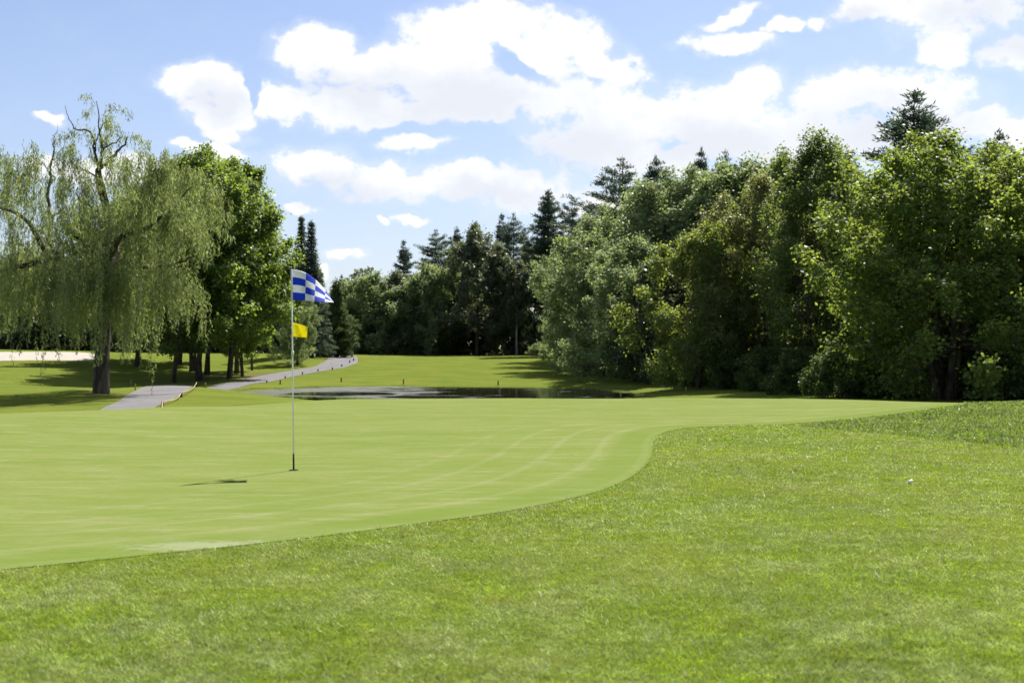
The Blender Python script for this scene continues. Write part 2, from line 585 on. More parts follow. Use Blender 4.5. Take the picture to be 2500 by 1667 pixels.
def blade_mat(name, base, trans, patch, tfac=0.35, spec=0.5, rough=0.38):
    m, T, out = new_mat(name)
    geo = T.n('ShaderNodeNewGeometry')
    pos = geo.outputs['Position']
    rnd = geo.outputs['Random Per Island']
    n1 = T.noise(T.mapping(pos, scale=(1.0, 0.7, 1)), 1.7, 5.0, 0.65)
    n2 = T.noise(pos, 4.5, 3.0, 0.6)
    v = T.math('MULTIPLY_ADD', rnd, 0.7, 0.65)
    n3 = T.noise(pos, 0.55, 3.0, 0.6)
    n4 = T.noise(pos, 14.0, 3.0, 0.6)
    v = T.math('MULTIPLY', v, T.ramp(n2, 0.3, 0.7, 0.78, 1.22))
    v = T.math('MULTIPLY', v, T.ramp(n3, 0.3, 0.7, 0.86, 1.12))
    v = T.math('MULTIPLY', v, T.ramp(n4, 0.3, 0.7, 0.78, 1.22))
    pf = T.math('MULTIPLY', T.ramp(T.math('ADD', n1, T.math('MULTIPLY', n2, 0.35)), 0.55, 0.85), 0.75)
    # a few straw-coloured blades
    dry = T.math('MULTIPLY', T.math('GREATER_THAN', T.math('FRACT', T.math('MULTIPLY', rnd, 31.7)), 0.955), 0.75)

    def colour(c, pc):
        a = T.mix(pf, c, pc)
        a = T.mix(dry, a, (0.30, 0.26, 0.13))
        hs = T.n('ShaderNodeHueSaturation')
        T.l(a, hs.inputs['Color'])
        T.l(v, hs.inputs['Value'])
        return hs.outputs[0]
    p = T.n('ShaderNodeBsdfPrincipled')
    T.l(colour(base, patch), p.inputs['Base Color'])
    p.inputs['Roughness'].default_value = rough
    p.inputs['Specular IOR Level'].default_value = spec
    tr = T.n('ShaderNodeBsdfTranslucent')
    T.l(colour(trans, tuple(c * 1.5 for c in patch)), tr.inputs['Color'])
    mx = T.n('ShaderNodeMixShader')
    mx.inputs[0].default_value = tfac
    T.l(p.outputs[0], mx.inputs[1])
    T.l(tr.outputs[0], mx.inputs[2])
    T.l(mx.outputs[0], out.inputs[0])
    return m


M = {
    'ground': ground_mat(), 'green': green_mat(), 'path': path_mat(), 'water': water_mat(),
    'sand': plain_mat('bunker_sand', (0.37, 0.335, 0.285), 0.9, 0.1, 0.08, 2.0),
    'bark': bark_mat('grey_brown_bark', (0.035, 0.028, 0.022), (0.105, 0.088, 0.070)),
    'bark_pale': bark_mat('pale_bark', (0.16, 0.14, 0.12), (0.36, 0.33, 0.29)),
    'bark_pine': bark_mat('dark_pine_bark', (0.022, 0.016, 0.013), (0.065, 0.048, 0.038)),
    'willow': leaf_mat('willow_leaf', (0.115, 0.150, 0.066), (0.285, 0.350, 0.095), 0.50, 0.45, 0.45, warm=(0.20, 0.16, 0.05), warm_amt=0.25),
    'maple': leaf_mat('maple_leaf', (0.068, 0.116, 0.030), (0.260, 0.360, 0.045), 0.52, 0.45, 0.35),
    'maple_gold': leaf_mat('yellow_green_maple_leaf', (0.072, 0.116, 0.038), (0.300, 0.385, 0.050), 0.50, 0.48, 0.20),  # yellow-green leaf colour, the same over the whole crown
    'alder_leaf': leaf_mat('alder_leaf', (0.074, 0.112, 0.040), (0.270, 0.350, 0.060), 0.50, 0.48, 0.24),
    'silver': leaf_mat('silvery_leaf', (0.142, 0.184, 0.092), (0.325, 0.410, 0.130), 0.48, 0.48, 0.28),
    'lime': leaf_mat('lime_leaf', (0.084, 0.124, 0.034), (0.300, 0.365, 0.050), 0.50, 0.45, 0.35),
    'olive': leaf_mat('olive_leaf', (0.092, 0.112, 0.046), (0.265, 0.300, 0.068), 0.48, 0.48, 0.28, warm=(0.17, 0.11, 0.05), warm_amt=0.35),
    'darkleaf': leaf_mat('dark_leaf', (0.070, 0.096, 0.054), (0.195, 0.235, 0.090), 0.42, 0.42, 0.45, warm=(0.13, 0.09, 0.04), warm_amt=0.25),
    'shrub': leaf_mat('shrub_leaf', (0.060, 0.094, 0.030), (0.160, 0.230, 0.045), 0.45, 0.5, 0.22),
    'needle': leaf_mat('pine_needle', (0.048, 0.078, 0.054), (0.090, 0.140, 0.065), 0.30, 0.5, 0.35, warm_amt=0.05),
    'needle_green': leaf_mat('hemlock_needle', (0.055, 0.085, 0.030), (0.130, 0.180, 0.045), 0.34, 0.5, 0.3, warm_amt=0.08),
    'blade': blade_mat('fringe_blade', (0.150, 0.246, 0.014), (0.360, 0.490, 0.022), (0.285, 0.330, 0.135), spec=0.22, rough=0.5),
    'rough_leaf': blade_mat('rough_blade', (0.100, 0.168, 0.018), (0.225, 0.320, 0.024), (0.165, 0.215, 0.075), 0.38, 0.6, 0.36),
    'pole': plain_mat('white_fibreglass', (0.72, 0.74, 0.74), 0.35, 0.5, 0.05),
    'black': plain_mat('black_metal', (0.012, 0.011, 0.010), 0.45, 0.4, 0.2),
    'band': plain_mat('pale_green_band', (0.42, 0.52, 0.36), 0.5, 0.3, 0.1),
    'cup': plain_mat('cup_liner', (0.25, 0.25, 0.24), 0.5, 0.3, 0.1),
    'blue': cloth_mat('blue_nylon', (0.018, 0.070, 0.60)),
    'white': cloth_mat('white_nylon', (0.78, 0.79, 0.82)),
    'yellow': cloth_mat('yellow_nylon', (0.92, 0.84, 0.03)),
    'stake': plain_mat('weathered_stake', (0.30, 0.22, 0.12), 0.8, 0.1, 0.3),
    'stake_dark': plain_mat('dark_stake', (0.10, 0.06, 0.04), 0.8, 0.1, 0.3),
    'post': plain_mat('dark_timber_post', (0.050, 0.045, 0.040), 0.85, 0.1, 0.3),
    'rope': plain_mat('straw_rope', (0.34, 0.28, 0.16), 0.8, 0.1, 0.25, 60.0),
    'stone': plain_mat('grey_stone', (0.22, 0.21, 0.20), 0.9, 0.15, 0.3, 5.0),
    'signwhite': plain_mat('white_paint', (0.75, 0.73, 0.74), 0.5, 0.3, 0.06),
    'fleck_white': plain_mat('smooth_white', (0.82, 0.82, 0.80), 0.3, 0.5, 0.03),
}

# ------------------------------------------------------------------ terrain
CTRL = []
for yy in (-12, -4, 4, 8, 12, 16, 20, 24):
    for xx in (-12, -5, 0, 5, 11):
        CTRL.append((xx, yy, 0.0))
for yy in (-12, 5, 20):
    CTRL += [(-32, yy, -0.1), (32, yy, 0.35), (-90, yy, 0.0), (90, yy, 0.6)]
CTRL += [
    (-8, 28, 0.0), (-3, 30, 0.0), (2, 30, 0.0), (7, 30, 0.0), (10.5, 29, 0.0), (-10.5, 26, -0.02), (-5, 33.5, -0.06),
    (0, 34, -0.04), (5, 34, -0.04), (9, 33, -0.04), (12, 33, -0.12), (-14, 30, -0.46), (-20, 28, -0.45),
    (-3, 41, -0.55), (3, 41, -0.55), (9, 41, -0.45), (-8, 37, -0.35), (-4, 50, -1.12), (3, 50, -1.12), (9, 50, -0.85),
    (-6, 57, -1.25), (0, 56, -1.35), (5, 57, -1.25), (10, 57, -0.92), (15, 57, -0.80), (20, 57, -0.7), (25, 50, -0.6),
    (-10, 70, -1.7), (-4, 68, -1.9), (0, 68, -1.9), (4, 69, -1.6), (-13.5, 70, -1.45), (8, 66, -1.08), (12, 75, -0.92), (20, 70, -0.8),
    (18, 48, -0.75), (14, 40, -0.5), (25, 38, -0.3), (16, 32, 0.0), (35, 60, -0.4), (35, 90, -0.2), (60, 60, 0.0), (90, 80, 0.5),
    (-13, 79.5, -1.08), (-5, 82, -1.08), (0, 81, -1.08), (6, 77, -1.03), (-16, 66, -1.1), (-15.8, 72, -1.12), (9, 90, -0.92), (16, 95, -0.8),
    (0, 90, -0.86), (-8, 90, -0.86), (0, 102, -0.58), (-12, 100, -0.62), (10, 105, -0.6), (0, 118, -0.22), (-12, 118, -0.2), (8, 120, -0.25),
    (0, 135, 0.08), (-14, 135, 0.1), (5, 135, 0.06), (0, 150, 0.25), (-14, 150, 0.27), (8, 150, 0.25), (20, 150, 0.2), (0, 175, 0.15), (-20, 175, 0.25),
    (20, 180, 0.2), (0, 260, 0.3), (-80, 260, 0.6), (80, 260, 0.5), (0, 600, 0.5), (-300, 600, 0.5), (300, 600, 0.5), (-200, 200, 0.6), (200, 200, 0.6),
    (-9.9, 31, -0.42), (-10.9, 34.5, -0.52), (-12, 31, -0.46), (-12.5, 38, -0.54), (-13.5, 42, -0.54), (-14.6, 48, -0.52), (-15.5, 54, -0.50), (-16, 58.5, -0.48), (-12, 46, -0.52), (-13, 54, -0.50), (-10.5, 55, -0.95),
    (-20, 36, -0.62), (-22, 46, -0.60), (-17, 48, -0.42), (-19, 50, -0.5), (-21, 58, -0.68), (-16.8, 63, -0.85), (-17.3, 67, -1.22), (-17.8, 72, -1.38), (-18.2, 76, -1.25), (-25, 70, -1.0),
    (-17, 80, -0.98), (-22, 84, -0.96), (-27, 84, -0.9), (-18, 90, -0.82), (-24, 98, -0.6), (-18, 106, -0.42), (-30, 104, -0.45),
    (-36, 128, 0.50), (-26, 128, 0.45), (-20, 118, 0.1), (-17, 125, 0.25), (-40, 150, 0.55), (-24, 150, 0.45),
    (-45, 103, 0.02), (-38, 103, 0.02), (-52, 103, 0.05), (-46, 112, 0.86), (-38, 112, 0.82), (-54, 112, 0.8), (-45, 120, 0.95), (-34, 108, 0.1),
    (-30, 70, -0.68), (-30, 85, -0.55), (-38, 95, -0.3), (-26, 60, -0.7), (-32, 52, -0.55), (-45, 70, -0.4), (-60, 90, 0.0), (-60, 50, -0.2),
]
CTRL = np.array(CTRL, float)


def warp(x, y):
    yy = np.maximum(y, -15.0) + 22.0
    return np.stack([x / yy * 2.2, np.log(yy) * 1.6], -1)


_cw = warp(CTRL[:, 0], CTRL[:, 1])


def _tps(r2):
    return 0.5 * r2 * np.log(r2 + 1e-9)


_n = len(CTRL)
_K = _tps(((_cw[:, None] - _cw[None]) ** 2).sum(-1)) + np.eye(_n) * 2e-4
_P = np.hstack([np.ones((_n, 1)), _cw])
_A = np.block([[_K, _P], [_P.T, np.zeros((3, 3))]])
_sol = np.linalg.solve(_A, np.concatenate([CTRL[:, 2], np.zeros(3)]))

BUMPS = [(14.2, 24.6, 0.46, 3.3, 3.6), (-24, 63, 0.16, 4.5, 2.2), (-29, 78, 0.22, 6.0, 2.8), (-35, 90, 0.20, 7.0, 3.0), (-22.5, 54.5, 0.10, 2.6, 1.6),
         (-20.5, 114, 0.45, 4.2, 5.0), (-17.6, 49.2, 0.10, 1.2, 1.2)]


def height(x, y):
    x = np.atleast_1d(np.asarray(x, float))
    y = np.atleast_1d(np.asarray(y, float))
    shp = np.broadcast(x, y).shape
    x, y = np.broadcast_to(x, shp).ravel(), np.broadcast_to(y, shp).ravel()
    z = np.empty(len(x))
    for i in range(0, len(x), 20000):
        w = warp(x[i:i + 20000], y[i:i + 20000])
        r2 = ((w[:, None] - _cw[None]) ** 2).sum(-1)
        z[i:i + 20000] = _tps(r2) @ _sol[:_n] + _sol[_n] + w @ _sol[_n + 1:]
    for bx, by, a, sx, sy in BUMPS:
        z += a * np.exp(-((x - bx) / sx) ** 2 - ((y - by) / sy) ** 2)
    far = np.clip((np.hypot(x, y) - 260) / 140, 0, 1)
    z = z * (1 - far) + 0.4 * far
    return z.reshape(shp)


def h1(x, y):
    return float(height(x, y)[0])


def hit(px, py):
    """where the sight line through a photo pixel meets the ground"""
    Y = np.concatenate([np.arange(4, 60, 0.1), np.arange(60, 320, 0.4)])
    X = (px - 1250) / F_PX * Y
    Z = EYE - (py - HOR) / F_PX * Y
    b = np.nonzero(Z <= height(X, Y))[0]
    i = b[0] if len(b) else len(Y) - 1
    return float(X[i]), float(Y[i])


def smooth_poly(pts, n=6, closed=True):
    P = np.asarray(pts, float)
    m = len(P)
    out = []
    for i in range(m if closed else m - 1):
        if closed:
            p0, p1, p2, p3 = P[(i - 1) % m], P[i], P[(i + 1) % m], P[(i + 2) % m]
        else:
            p0, p1, p2, p3 = P[max(i - 1, 0)], P[i], P[i + 1], P[min(i + 2, m - 1)]
        for k in range(n):
            t = k / n
            out.append(0.5 * ((2 * p1) + (-p0 + p2) * t + (2 * p0 - 5 * p1 + 4 * p2 - p3) * t * t + (-p0 + 3 * p1 - 3 * p2 + p3) * t ** 3))
    if not closed:
        out.append(P[-1])
    return np.array(out)


def sdist(x, y, poly):
    """signed distance to a closed polygon, positive inside"""
    x = np.asarray(x, float).ravel()
    y = np.asarray(y, float).ravel()
    res = np.empty(len(x))
    A = poly
    B = np.roll(poly, -1, 0)
    E = B - A
    for i in range(0, len(x), 20000):
        q = np.stack([x[i:i + 20000], y[i:i + 20000]], -1)
        w = q[:, None] - A[None]
        t = np.clip((w * E).sum(-1) / ((E * E).sum(-1) + 1e-12), 0, 1)
        d = np.sqrt(((w - E * t[..., None]) ** 2).sum(-1)).min(1)
        c1 = (A[:, 1][None] <= q[:, 1:2])
        c2 = (B[:, 1][None] <= q[:, 1:2])
        xs = A[:, 0] + (q[:, 1:2] - A[:, 1]) * E[:, 0] / (E[:, 1] + 1e-12)
        ins = ((c1 != c2) & (q[:, 0:1] < xs)).sum(1) % 2 == 1
        res[i:i + 20000] = np.where(ins, d, -d)
    return res


def on_flat(px, py, z=0.0):
    Y = F_PX * (EYE - z) / (py - HOR)
    return ((px - 1250) / F_PX * Y, Y)


green_near = [on_flat(*p) for p in [(-160, 1402), (0, 1390), (300, 1360), (700, 1318), (1000, 1281), (1250, 1246), (1400, 1216), (1500, 1186),
                                    (1562, 1150), (1590, 1112), (1594, 1082), (1612, 1061), (1660, 1047), (1760, 1040), (1900, 1036),
                                    (2060, 1024), (2220, 1008), (2350, 993)]]
GREEN = smooth_poly(green_near + [(11.6, 29.6), (11.2, 32.2), (8.6, 34.2), (3, 34.6), (-2, 34.2), (-6, 32.6), (-9, 29.2), (-11.5, 25.5), (-13.5, 20), (-12.5, 14), (-8.5, 9.6)], 6)
POND_Z = -1.2
POND = smooth_poly([(-15.2, 67.5), (-12.5, 64.4), (-9.3, 62.8), (-5, 60.2), (0, 58.2), (4, 60.0), (6.4, 64.0), (6.6, 68.5), (5.2, 73.5), (2, 76.6), (-2, 78.2), (-9, 79.2), (-13.2, 76.0), (-15.6, 71.4)], 6)
left_edge = [hit(x, y) for x, y in [(350, 947)]]
PATH_C = [(-9.9, 31.0, 1.9), (-10.9, 34.6, 1.9), (-12.0, 38.6, 1.9), (-12.85, 43.0, 2.0), (-13.75, 47.0, 2.2), (-14.95, 52.5, 2.2), (-16.2, 58.5, 2.2), (-17.2, 65, 2.2), (-17.9, 72, 2.2), (-17.9, 79, 2.3)]
far_l = [(600, 928), (655, 914), (714, 905), (757, 897), (783, 890), (808, 883), (819, 876)]
far_r = [(640, 936), (696, 924), (738, 915), (776, 908), (811, 904), (834, 895), (856, 884)]
for a, b in zip(far_l, far_r):
    pa, pb = np.array(hit(*a)), np.array(hit(*b))
    c = (pa + pb) / 2
    PATH_C.append((c[0], c[1], None))
PATH_C.append((-20.6, 146.0, 2.3))
PATH_C.append((-26.0, 152.0, 2.3))
cl = np.array([(p[0], p[1]) for p in PATH_C])
# keep only centre points that go on forward, then widen to a real cart-path width
keep = [0]
for i in range(1, len(cl)):
    if np.linalg.norm(cl[i] - cl[keep[-1]]) > 2.0:
        keep.append(i)
cl = smooth_poly(cl[keep], 6, closed=False)
tg = nrm(np.gradient(cl, axis=0))
nr = np.stack([-tg[:, 1], tg[:, 0]], -1)
wd = np.interp(cl[:, 1], [31, 38, 46, 52, 60, 90, 140], [0.8, 0.8, 0.95, 1.1, 1.12, 1.3, 1.5])[:, None]
PATH = np.vstack([cl + nr * wd, (cl - nr * wd)[::-1]])
BUNKER = smooth_poly([(-56, 104.6), (-48, 104.0), (-41, 104.2), (-36.6, 105.4), (-35.4, 108.0), (-37.5, 110.6), (-41, 111.8), (-46, 112.0), (-52, 112.0), (-57, 110.0)], 5)
ROUGH = np.array([on_flat(1950, 1040), on_flat(2060, 1052), on_flat(2200, 1064), on_flat(2350, 1079), on_flat(2520, 1096), (9.0, 15.8), (14, 15.0), (22, 17), (26, 30), (18, 38), (11.5, 33), (12.2, 29.5), (11.0, 28.9), on_flat(2340, 996),
                  on_flat(2220, 1011), on_flat(2060, 1027)])
WOOD_R = np.array([(24, 42), (19, 47), (15.2, 56), (12.8, 66), (11.2, 78), (9.4, 90), (8.2, 102), (7.0, 116), (5.4, 132), (4.4, 152), (-30, 157), (-48, 150), (-62, 138), (-80, 130), (-200, 140), (-200, 420), (260, 420), (260, 30)])


def sheet(name, poly, step, zoff, mat, zfun=None, hole=None, sm=True):
    """a ground sheet cut to a polygon, following the terrain"""
    poly = np.asarray(poly, float)
    lo, hi = poly.min(0), poly.max(0)
    gx, gy = np.meshgrid(np.arange(lo[0], hi[0], step), np.arange(lo[1], hi[1], step))
    gx = gx + (np.arange(gx.shape[0]) % 2)[:, None] * step * 0.5
    pts = np.stack([gx.ravel(), gy.ravel()], -1)
    d = sdist(pts[:, 0], pts[:, 1], poly)
    pts = pts[d > step * 0.35]
    loops = [poly]
    if hole is not None:
        th = np.arange(20) * 2 * math.pi / 20
        ring = np.stack([hole[0] + hole[2] * np.cos(th), hole[1] + hole[2] * np.sin(th)], -1)
        pts = pts[np.hypot(pts[:, 0] - hole[0], pts[:, 1] - hole[1]) > hole[2] * 2]
        loops.append(ring)
    allp, edges, n = [], [], 0
    for lp in loops:
        allp.append(lp)
        edges += [(n + i, n + (i + 1) % len(lp)) for i in range(len(lp))]
        n += len(lp)
    allp.append(pts)
    P = np.vstack(allp)
    vs, _e, fs, *_ = mgeo.delaunay_2d_cdt([Vector(p) for p in P], edges, [], 0, 1e-6)
    V = np.array([(v.x, v.y) for v in vs])
    Fa = np.array([f for f in fs if len(f) == 3])
    cen = V[Fa].mean(1)
    ok = sdist(cen[:, 0], cen[:, 1], poly) > 0
    if hole is not None:
        ok &= np.hypot(cen[:, 0] - hole[0], cen[:, 1] - hole[1]) > hole[2] * 0.98
    Fa = Fa[ok]
    a = V[Fa]
    area = (a[:, 1, 0] - a[:, 0, 0]) * (a[:, 2, 1] - a[:, 0, 1]) - (a[:, 1, 1] - a[:, 0, 1]) * (a[:, 2, 0] - a[:, 0, 0])
    Fa[area < 0] = Fa[area < 0][:, ::-1]
    Z = (height(V[:, 0], V[:, 1]) if zfun is None else zfun(V[:, 0], V[:, 1])) + zoff
    me = mesh_np(name, np.column_stack([V, Z]), tris=Fa, smooth=sm)
    at = me.attributes.new('edge', 'FLOAT', 'POINT')
    at.data.foreach_set('value', np.maximum(sdist(V[:, 0], V[:, 1], poly), 0).astype(np.float32))
    o = link(name, me, mat)
    return tag(o, kind='structure')


def build_ground():
    ys = [-14.0]
    while ys[-1] < 7000:
        y = ys[-1]
        ys.append(y + max(0.30, 0.0125 * max(y, 0)) * (1.0 if y < 200 else 1.0 + (y - 200) / 150))
    ys = np.array(ys)
    t = np.linspace(-1, 1, 301)
    t = np.sign(t) * (0.55 * np.abs(t) + 0.45 * np.abs(t) ** 4)
    X = t[None] * (26 + 1.05 * np.maximum(ys, 0))[:, None]
    Y = np.broadcast_to(ys[:, None], X.shape)
    Z = height(X, Y)
    x, y, z = X.ravel(), Y.ravel(), Z.ravel().copy()
    near = y < 200
    for poly, dep, m in ((GREEN, 0.14, 0.8), (PATH, 0.06, 0.7), (BUNKER, 0.12, 1.2)):
        d = np.full(len(x), -1.0)
        d[near] = sdist(x[near], y[near], poly)
        z -= dep * np.clip((d - 0.25) / m, 0, 1)
    r, c = X.shape
    i = np.arange(r - 1)[:, None] * c + np.arange(c - 1)[None]
    q = np.stack([i, i + 1, i + c + 1, i + c], -1).reshape(-1, 4)
    me = mesh_np('ground', np.column_stack([x, y, z]), q, smooth=True)
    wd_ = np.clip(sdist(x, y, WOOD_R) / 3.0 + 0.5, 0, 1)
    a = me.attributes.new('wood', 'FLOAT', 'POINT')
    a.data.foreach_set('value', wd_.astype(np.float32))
    s = np.zeros(len(x))
    for sx, sy, sr in ((-16.0, 48, 2.2), (-23, 85, 5.0), (-20, 90, 6.0), (-18.5, 94, 5.0), (-20, 112, 3.0)):
        s = np.maximum(s, 1 - np.hypot(x - sx, y - sy) / sr)
    pd = np.full(len(x), 9.0)
    pd[near] = np.abs(sdist(x[near], y[near], PATH))
    s = np.maximum(s, 0.62 - pd / 0.7)
    pd[near] = np.abs(sdist(x[near], y[near], POND) + 0.25)
    s = np.maximum(s, 0.95 - pd / 0.8)
    a = me.attributes.new('soil', 'FLOAT', 'POINT')
    a.data.foreach_set('value', np.clip(s, 0, 1).astype(np.float32))
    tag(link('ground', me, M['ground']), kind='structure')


HOLE = on_flat(717, 1147)
build_ground()
sheet('putting_green', GREEN, 0.55, 0.004, M['green'], hole=(HOLE[0], HOLE[1], 0.054))
sheet('cart_path', PATH, 0.9, 0.015, M['path'])
sheet('bunker_sand', BUNKER, 0.8, 0.02, M['sand'])
sheet('pond_water', POND + 0.0, 2.0, 0.0, M['water'], zfun=lambda x, y: np.full(len(x), POND_Z))

# ------------------------------------------------------------------ tree builders
def rdir(rng, n):
    return nrm(rng.normal(size=(n, 3)))


def curve_pts(a, b, bend, n=6):
    a, b = np.asarray(a, float), np.asarray(b, float)
    t = np.linspace(0, 1, n)[:, None]
    c = (a + b) / 2 + np.asarray(bend, float)
    return (1 - t) ** 2 * a + 2 * t * (1 - t) * c + t * t * b


def foliage(acc, rng, lobes, radii, outw, nc, k, cs, LL, LW, squash=0.75, up=0.45, plume=0.5):
    """leafy clumps on the surface of each lobe"""
    nl = len(lobes)
    cd = rdir(rng, nl * nc).reshape(nl, nc, 3)
    cd = nrm(cd + 0.45 * outw[:, None, :] + np.array([0, 0, 0.15]))
    rr = rng.uniform(0.15, 1.0, (nl, nc, 1)) * radii[:, None, None]
    axd = nrm(outw * np.array([0.8, 0.8, 0.4]) + np.array([0, 0, plume]) + 0.35 * rdir(rng, nl))
    sl = rng.uniform(-1.15, 1.35, (nl, nc, 1))
    cp = lobes[:, None, :] + axd[:, None, :] * sl * radii[:, None, None] * (0.75 + 0.5 * plume) + cd * rr * (0.85 - 0.38 * np.maximum(sl, 0)) * np.array([1, 1, squash])
    cp = cp.reshape(-1, 3)
    cdir = cd.reshape(-1, 3)
    csz = cs * rng.uniform(0.6, 1.4, (len(cp), 1))
    P = np.repeat(cp, k, 0) + rng.normal(size=(len(cp) * k, 3)) * np.repeat(csz, k, 0) * np.array([1, 1, 0.7])
    N = nrm(0.5 * np.repeat(cdir, k, 0) + np.array([0, 0, up]) + 0.65 * rdir(rng, len(P)))
    D = nrm(np.cross(N, rdir(rng, len(P))) + np.array([0, 0, -0.25]))
    s = rng.uniform(0.65, 1.25, len(P))
    acc.leaves(P, D, N, LL * s, LW * s)
    return cp


def deciduous(seed, H, R, z0, nl=64, nc=26, k=20, LL=0.2, LW=0.15, cs=0.22, trunk_r=0.2, stems=1, upright=0.0, lob=(0.22, 0.36), offset=(0, 0), limbs=16, skirt=0.5, plume=0.5):
    rng = np.random.default_rng(seed)
    ox, oy = offset
    cz, rz = (z0 + H) / 2, (H - z0) / 2
    lobes, radii, outw = [], [], []
    ph = rng.uniform(0, 6.28, 6)
    tries = 0
    while len(lobes) < nl and tries < 5000:
        tries += 1
        t = rng.uniform(0, 1) ** 0.92
        a = rng.uniform(0, 6.283)
        f = 1 + 0.20 * math.sin(2 * a + ph[0] + 3 * t) + 0.16 * math.sin(3 * a + ph[1] - 5 * t) + 0.14 * math.sin(9 * t + ph[2] + a)
        low = skirt + (1 - skirt) * min(t / 0.40, 1.0) ** 0.6
        hi = math.sqrt(max(1 - (max(t - 0.40, 0) / 0.60) ** 2.2, 0.0))
        rl = R * rng.uniform(*lob) * (1.0 - 0.35 * t)
        rm = max(R * low * hi * f - rl * 0.8, R * 0.05)
        r = rng.uniform(0.20, 1.0) ** 0.5
        zt = H + 0.05 * H * math.sin(2 * a + ph[3]) - 0.03 * H
        p = np.array([ox + math.cos(a) * rm * r, oy + math.sin(a) * rm * r, z0 + rl * 0.5 + t * (zt - z0 - rl * 1.2)])
        if any(np.linalg.norm(p - q) < 0.42 * (rl + s_) for q, s_ in zip(lobes, radii)):
            continue
        lobes.append(p)
        radii.append(rl)
        outw.append(np.array([math.cos(a) * (1.1 - t), math.sin(a) * (1.1 - t), 0.9 * t - 0.1]))
    lobes, radii, outw = np.array(lobes), np.array(radii), nrm(np.array(outw))
    leaf = Acc()
    cps = foliage(leaf, rng, lobes, radii, outw, nc, k, cs, LL, LW, plume=plume)
    wood = Acc()
    axes = []
    for s in range(stems):
        a = rng.uniform(0, 6.28)
        sp = 0.0 if stems == 1 else trunk_r * 1.3
        top = np.array([ox * 0.8 + math.cos(a) * R * (0.12 if stems == 1 else 0.42), oy * 0.8 + math.sin(a) * R * (0.12 if stems == 1 else 0.42), z0 + (H - z0) * rng.uniform(0.72, 0.86)])
        b = np.array([math.cos(a) * sp, math.sin(a) * sp, -0.25])
        P = curve_pts(b, top, rng.normal(size=3) * np.array([0.25, 0.25, 0]) + np.array([0, 0, 0.08 * H]), 10)
        P[2:-1, :2] += rng.normal(size=(7, 2)) * trunk_r * 0.35
        tr = trunk_r * (1.0 if s == 0 else rng.uniform(0.6, 0.95))
        t = np.linspace(0, 1, 10)
        Rr = tr * (1 - 0.86 * t ** 0.9) + tr * 0.45 * np.exp(-t * 22)
        wood.tube(P, Rr, 9)
        axes.append((P, Rr))
    order = rng.permutation(len(lobes))
    for j, li in enumerate(order[:max(limbs, 0)]):
        P, Rr = axes[j % len(axes)]
        tgt = lobes[li]
        i = int(np.clip(np.searchsorted(P[:, 2], tgt[2] - np.linalg.norm(tgt[:2] - P[5, :2]) * (0.6 + upright)), 2, 8))
        L = curve_pts(P[i], tgt, np.array([0, 0, 0.08 * np.linalg.norm(tgt - P[i])]) + rng.normal(size=3) * 0.15, 7)
        L[1:-1] += rng.normal(size=(5, 3)) * 0.08
        r0 = min(Rr[i] * 0.55, 0.10 + 0.03 * np.linalg.norm(tgt - P[i]) * 0.3)
        wood.tube(L, np.linspace(r0, 0.015, 7), 6)
        # forked twigs to nearby clumps
        for _ in range(3):
            c = cps[li * nc + rng.integers(nc)]
            q = L[rng.integers(3, 6)]
            wood.tube(curve_pts(q, c, rng.normal(size=3) * 0.12, 4), np.linspace(r0 * 0.4, 0.008, 4), 4, cap=False)
    return leaf.mesh('crown'), wood.mesh('trunk', True)


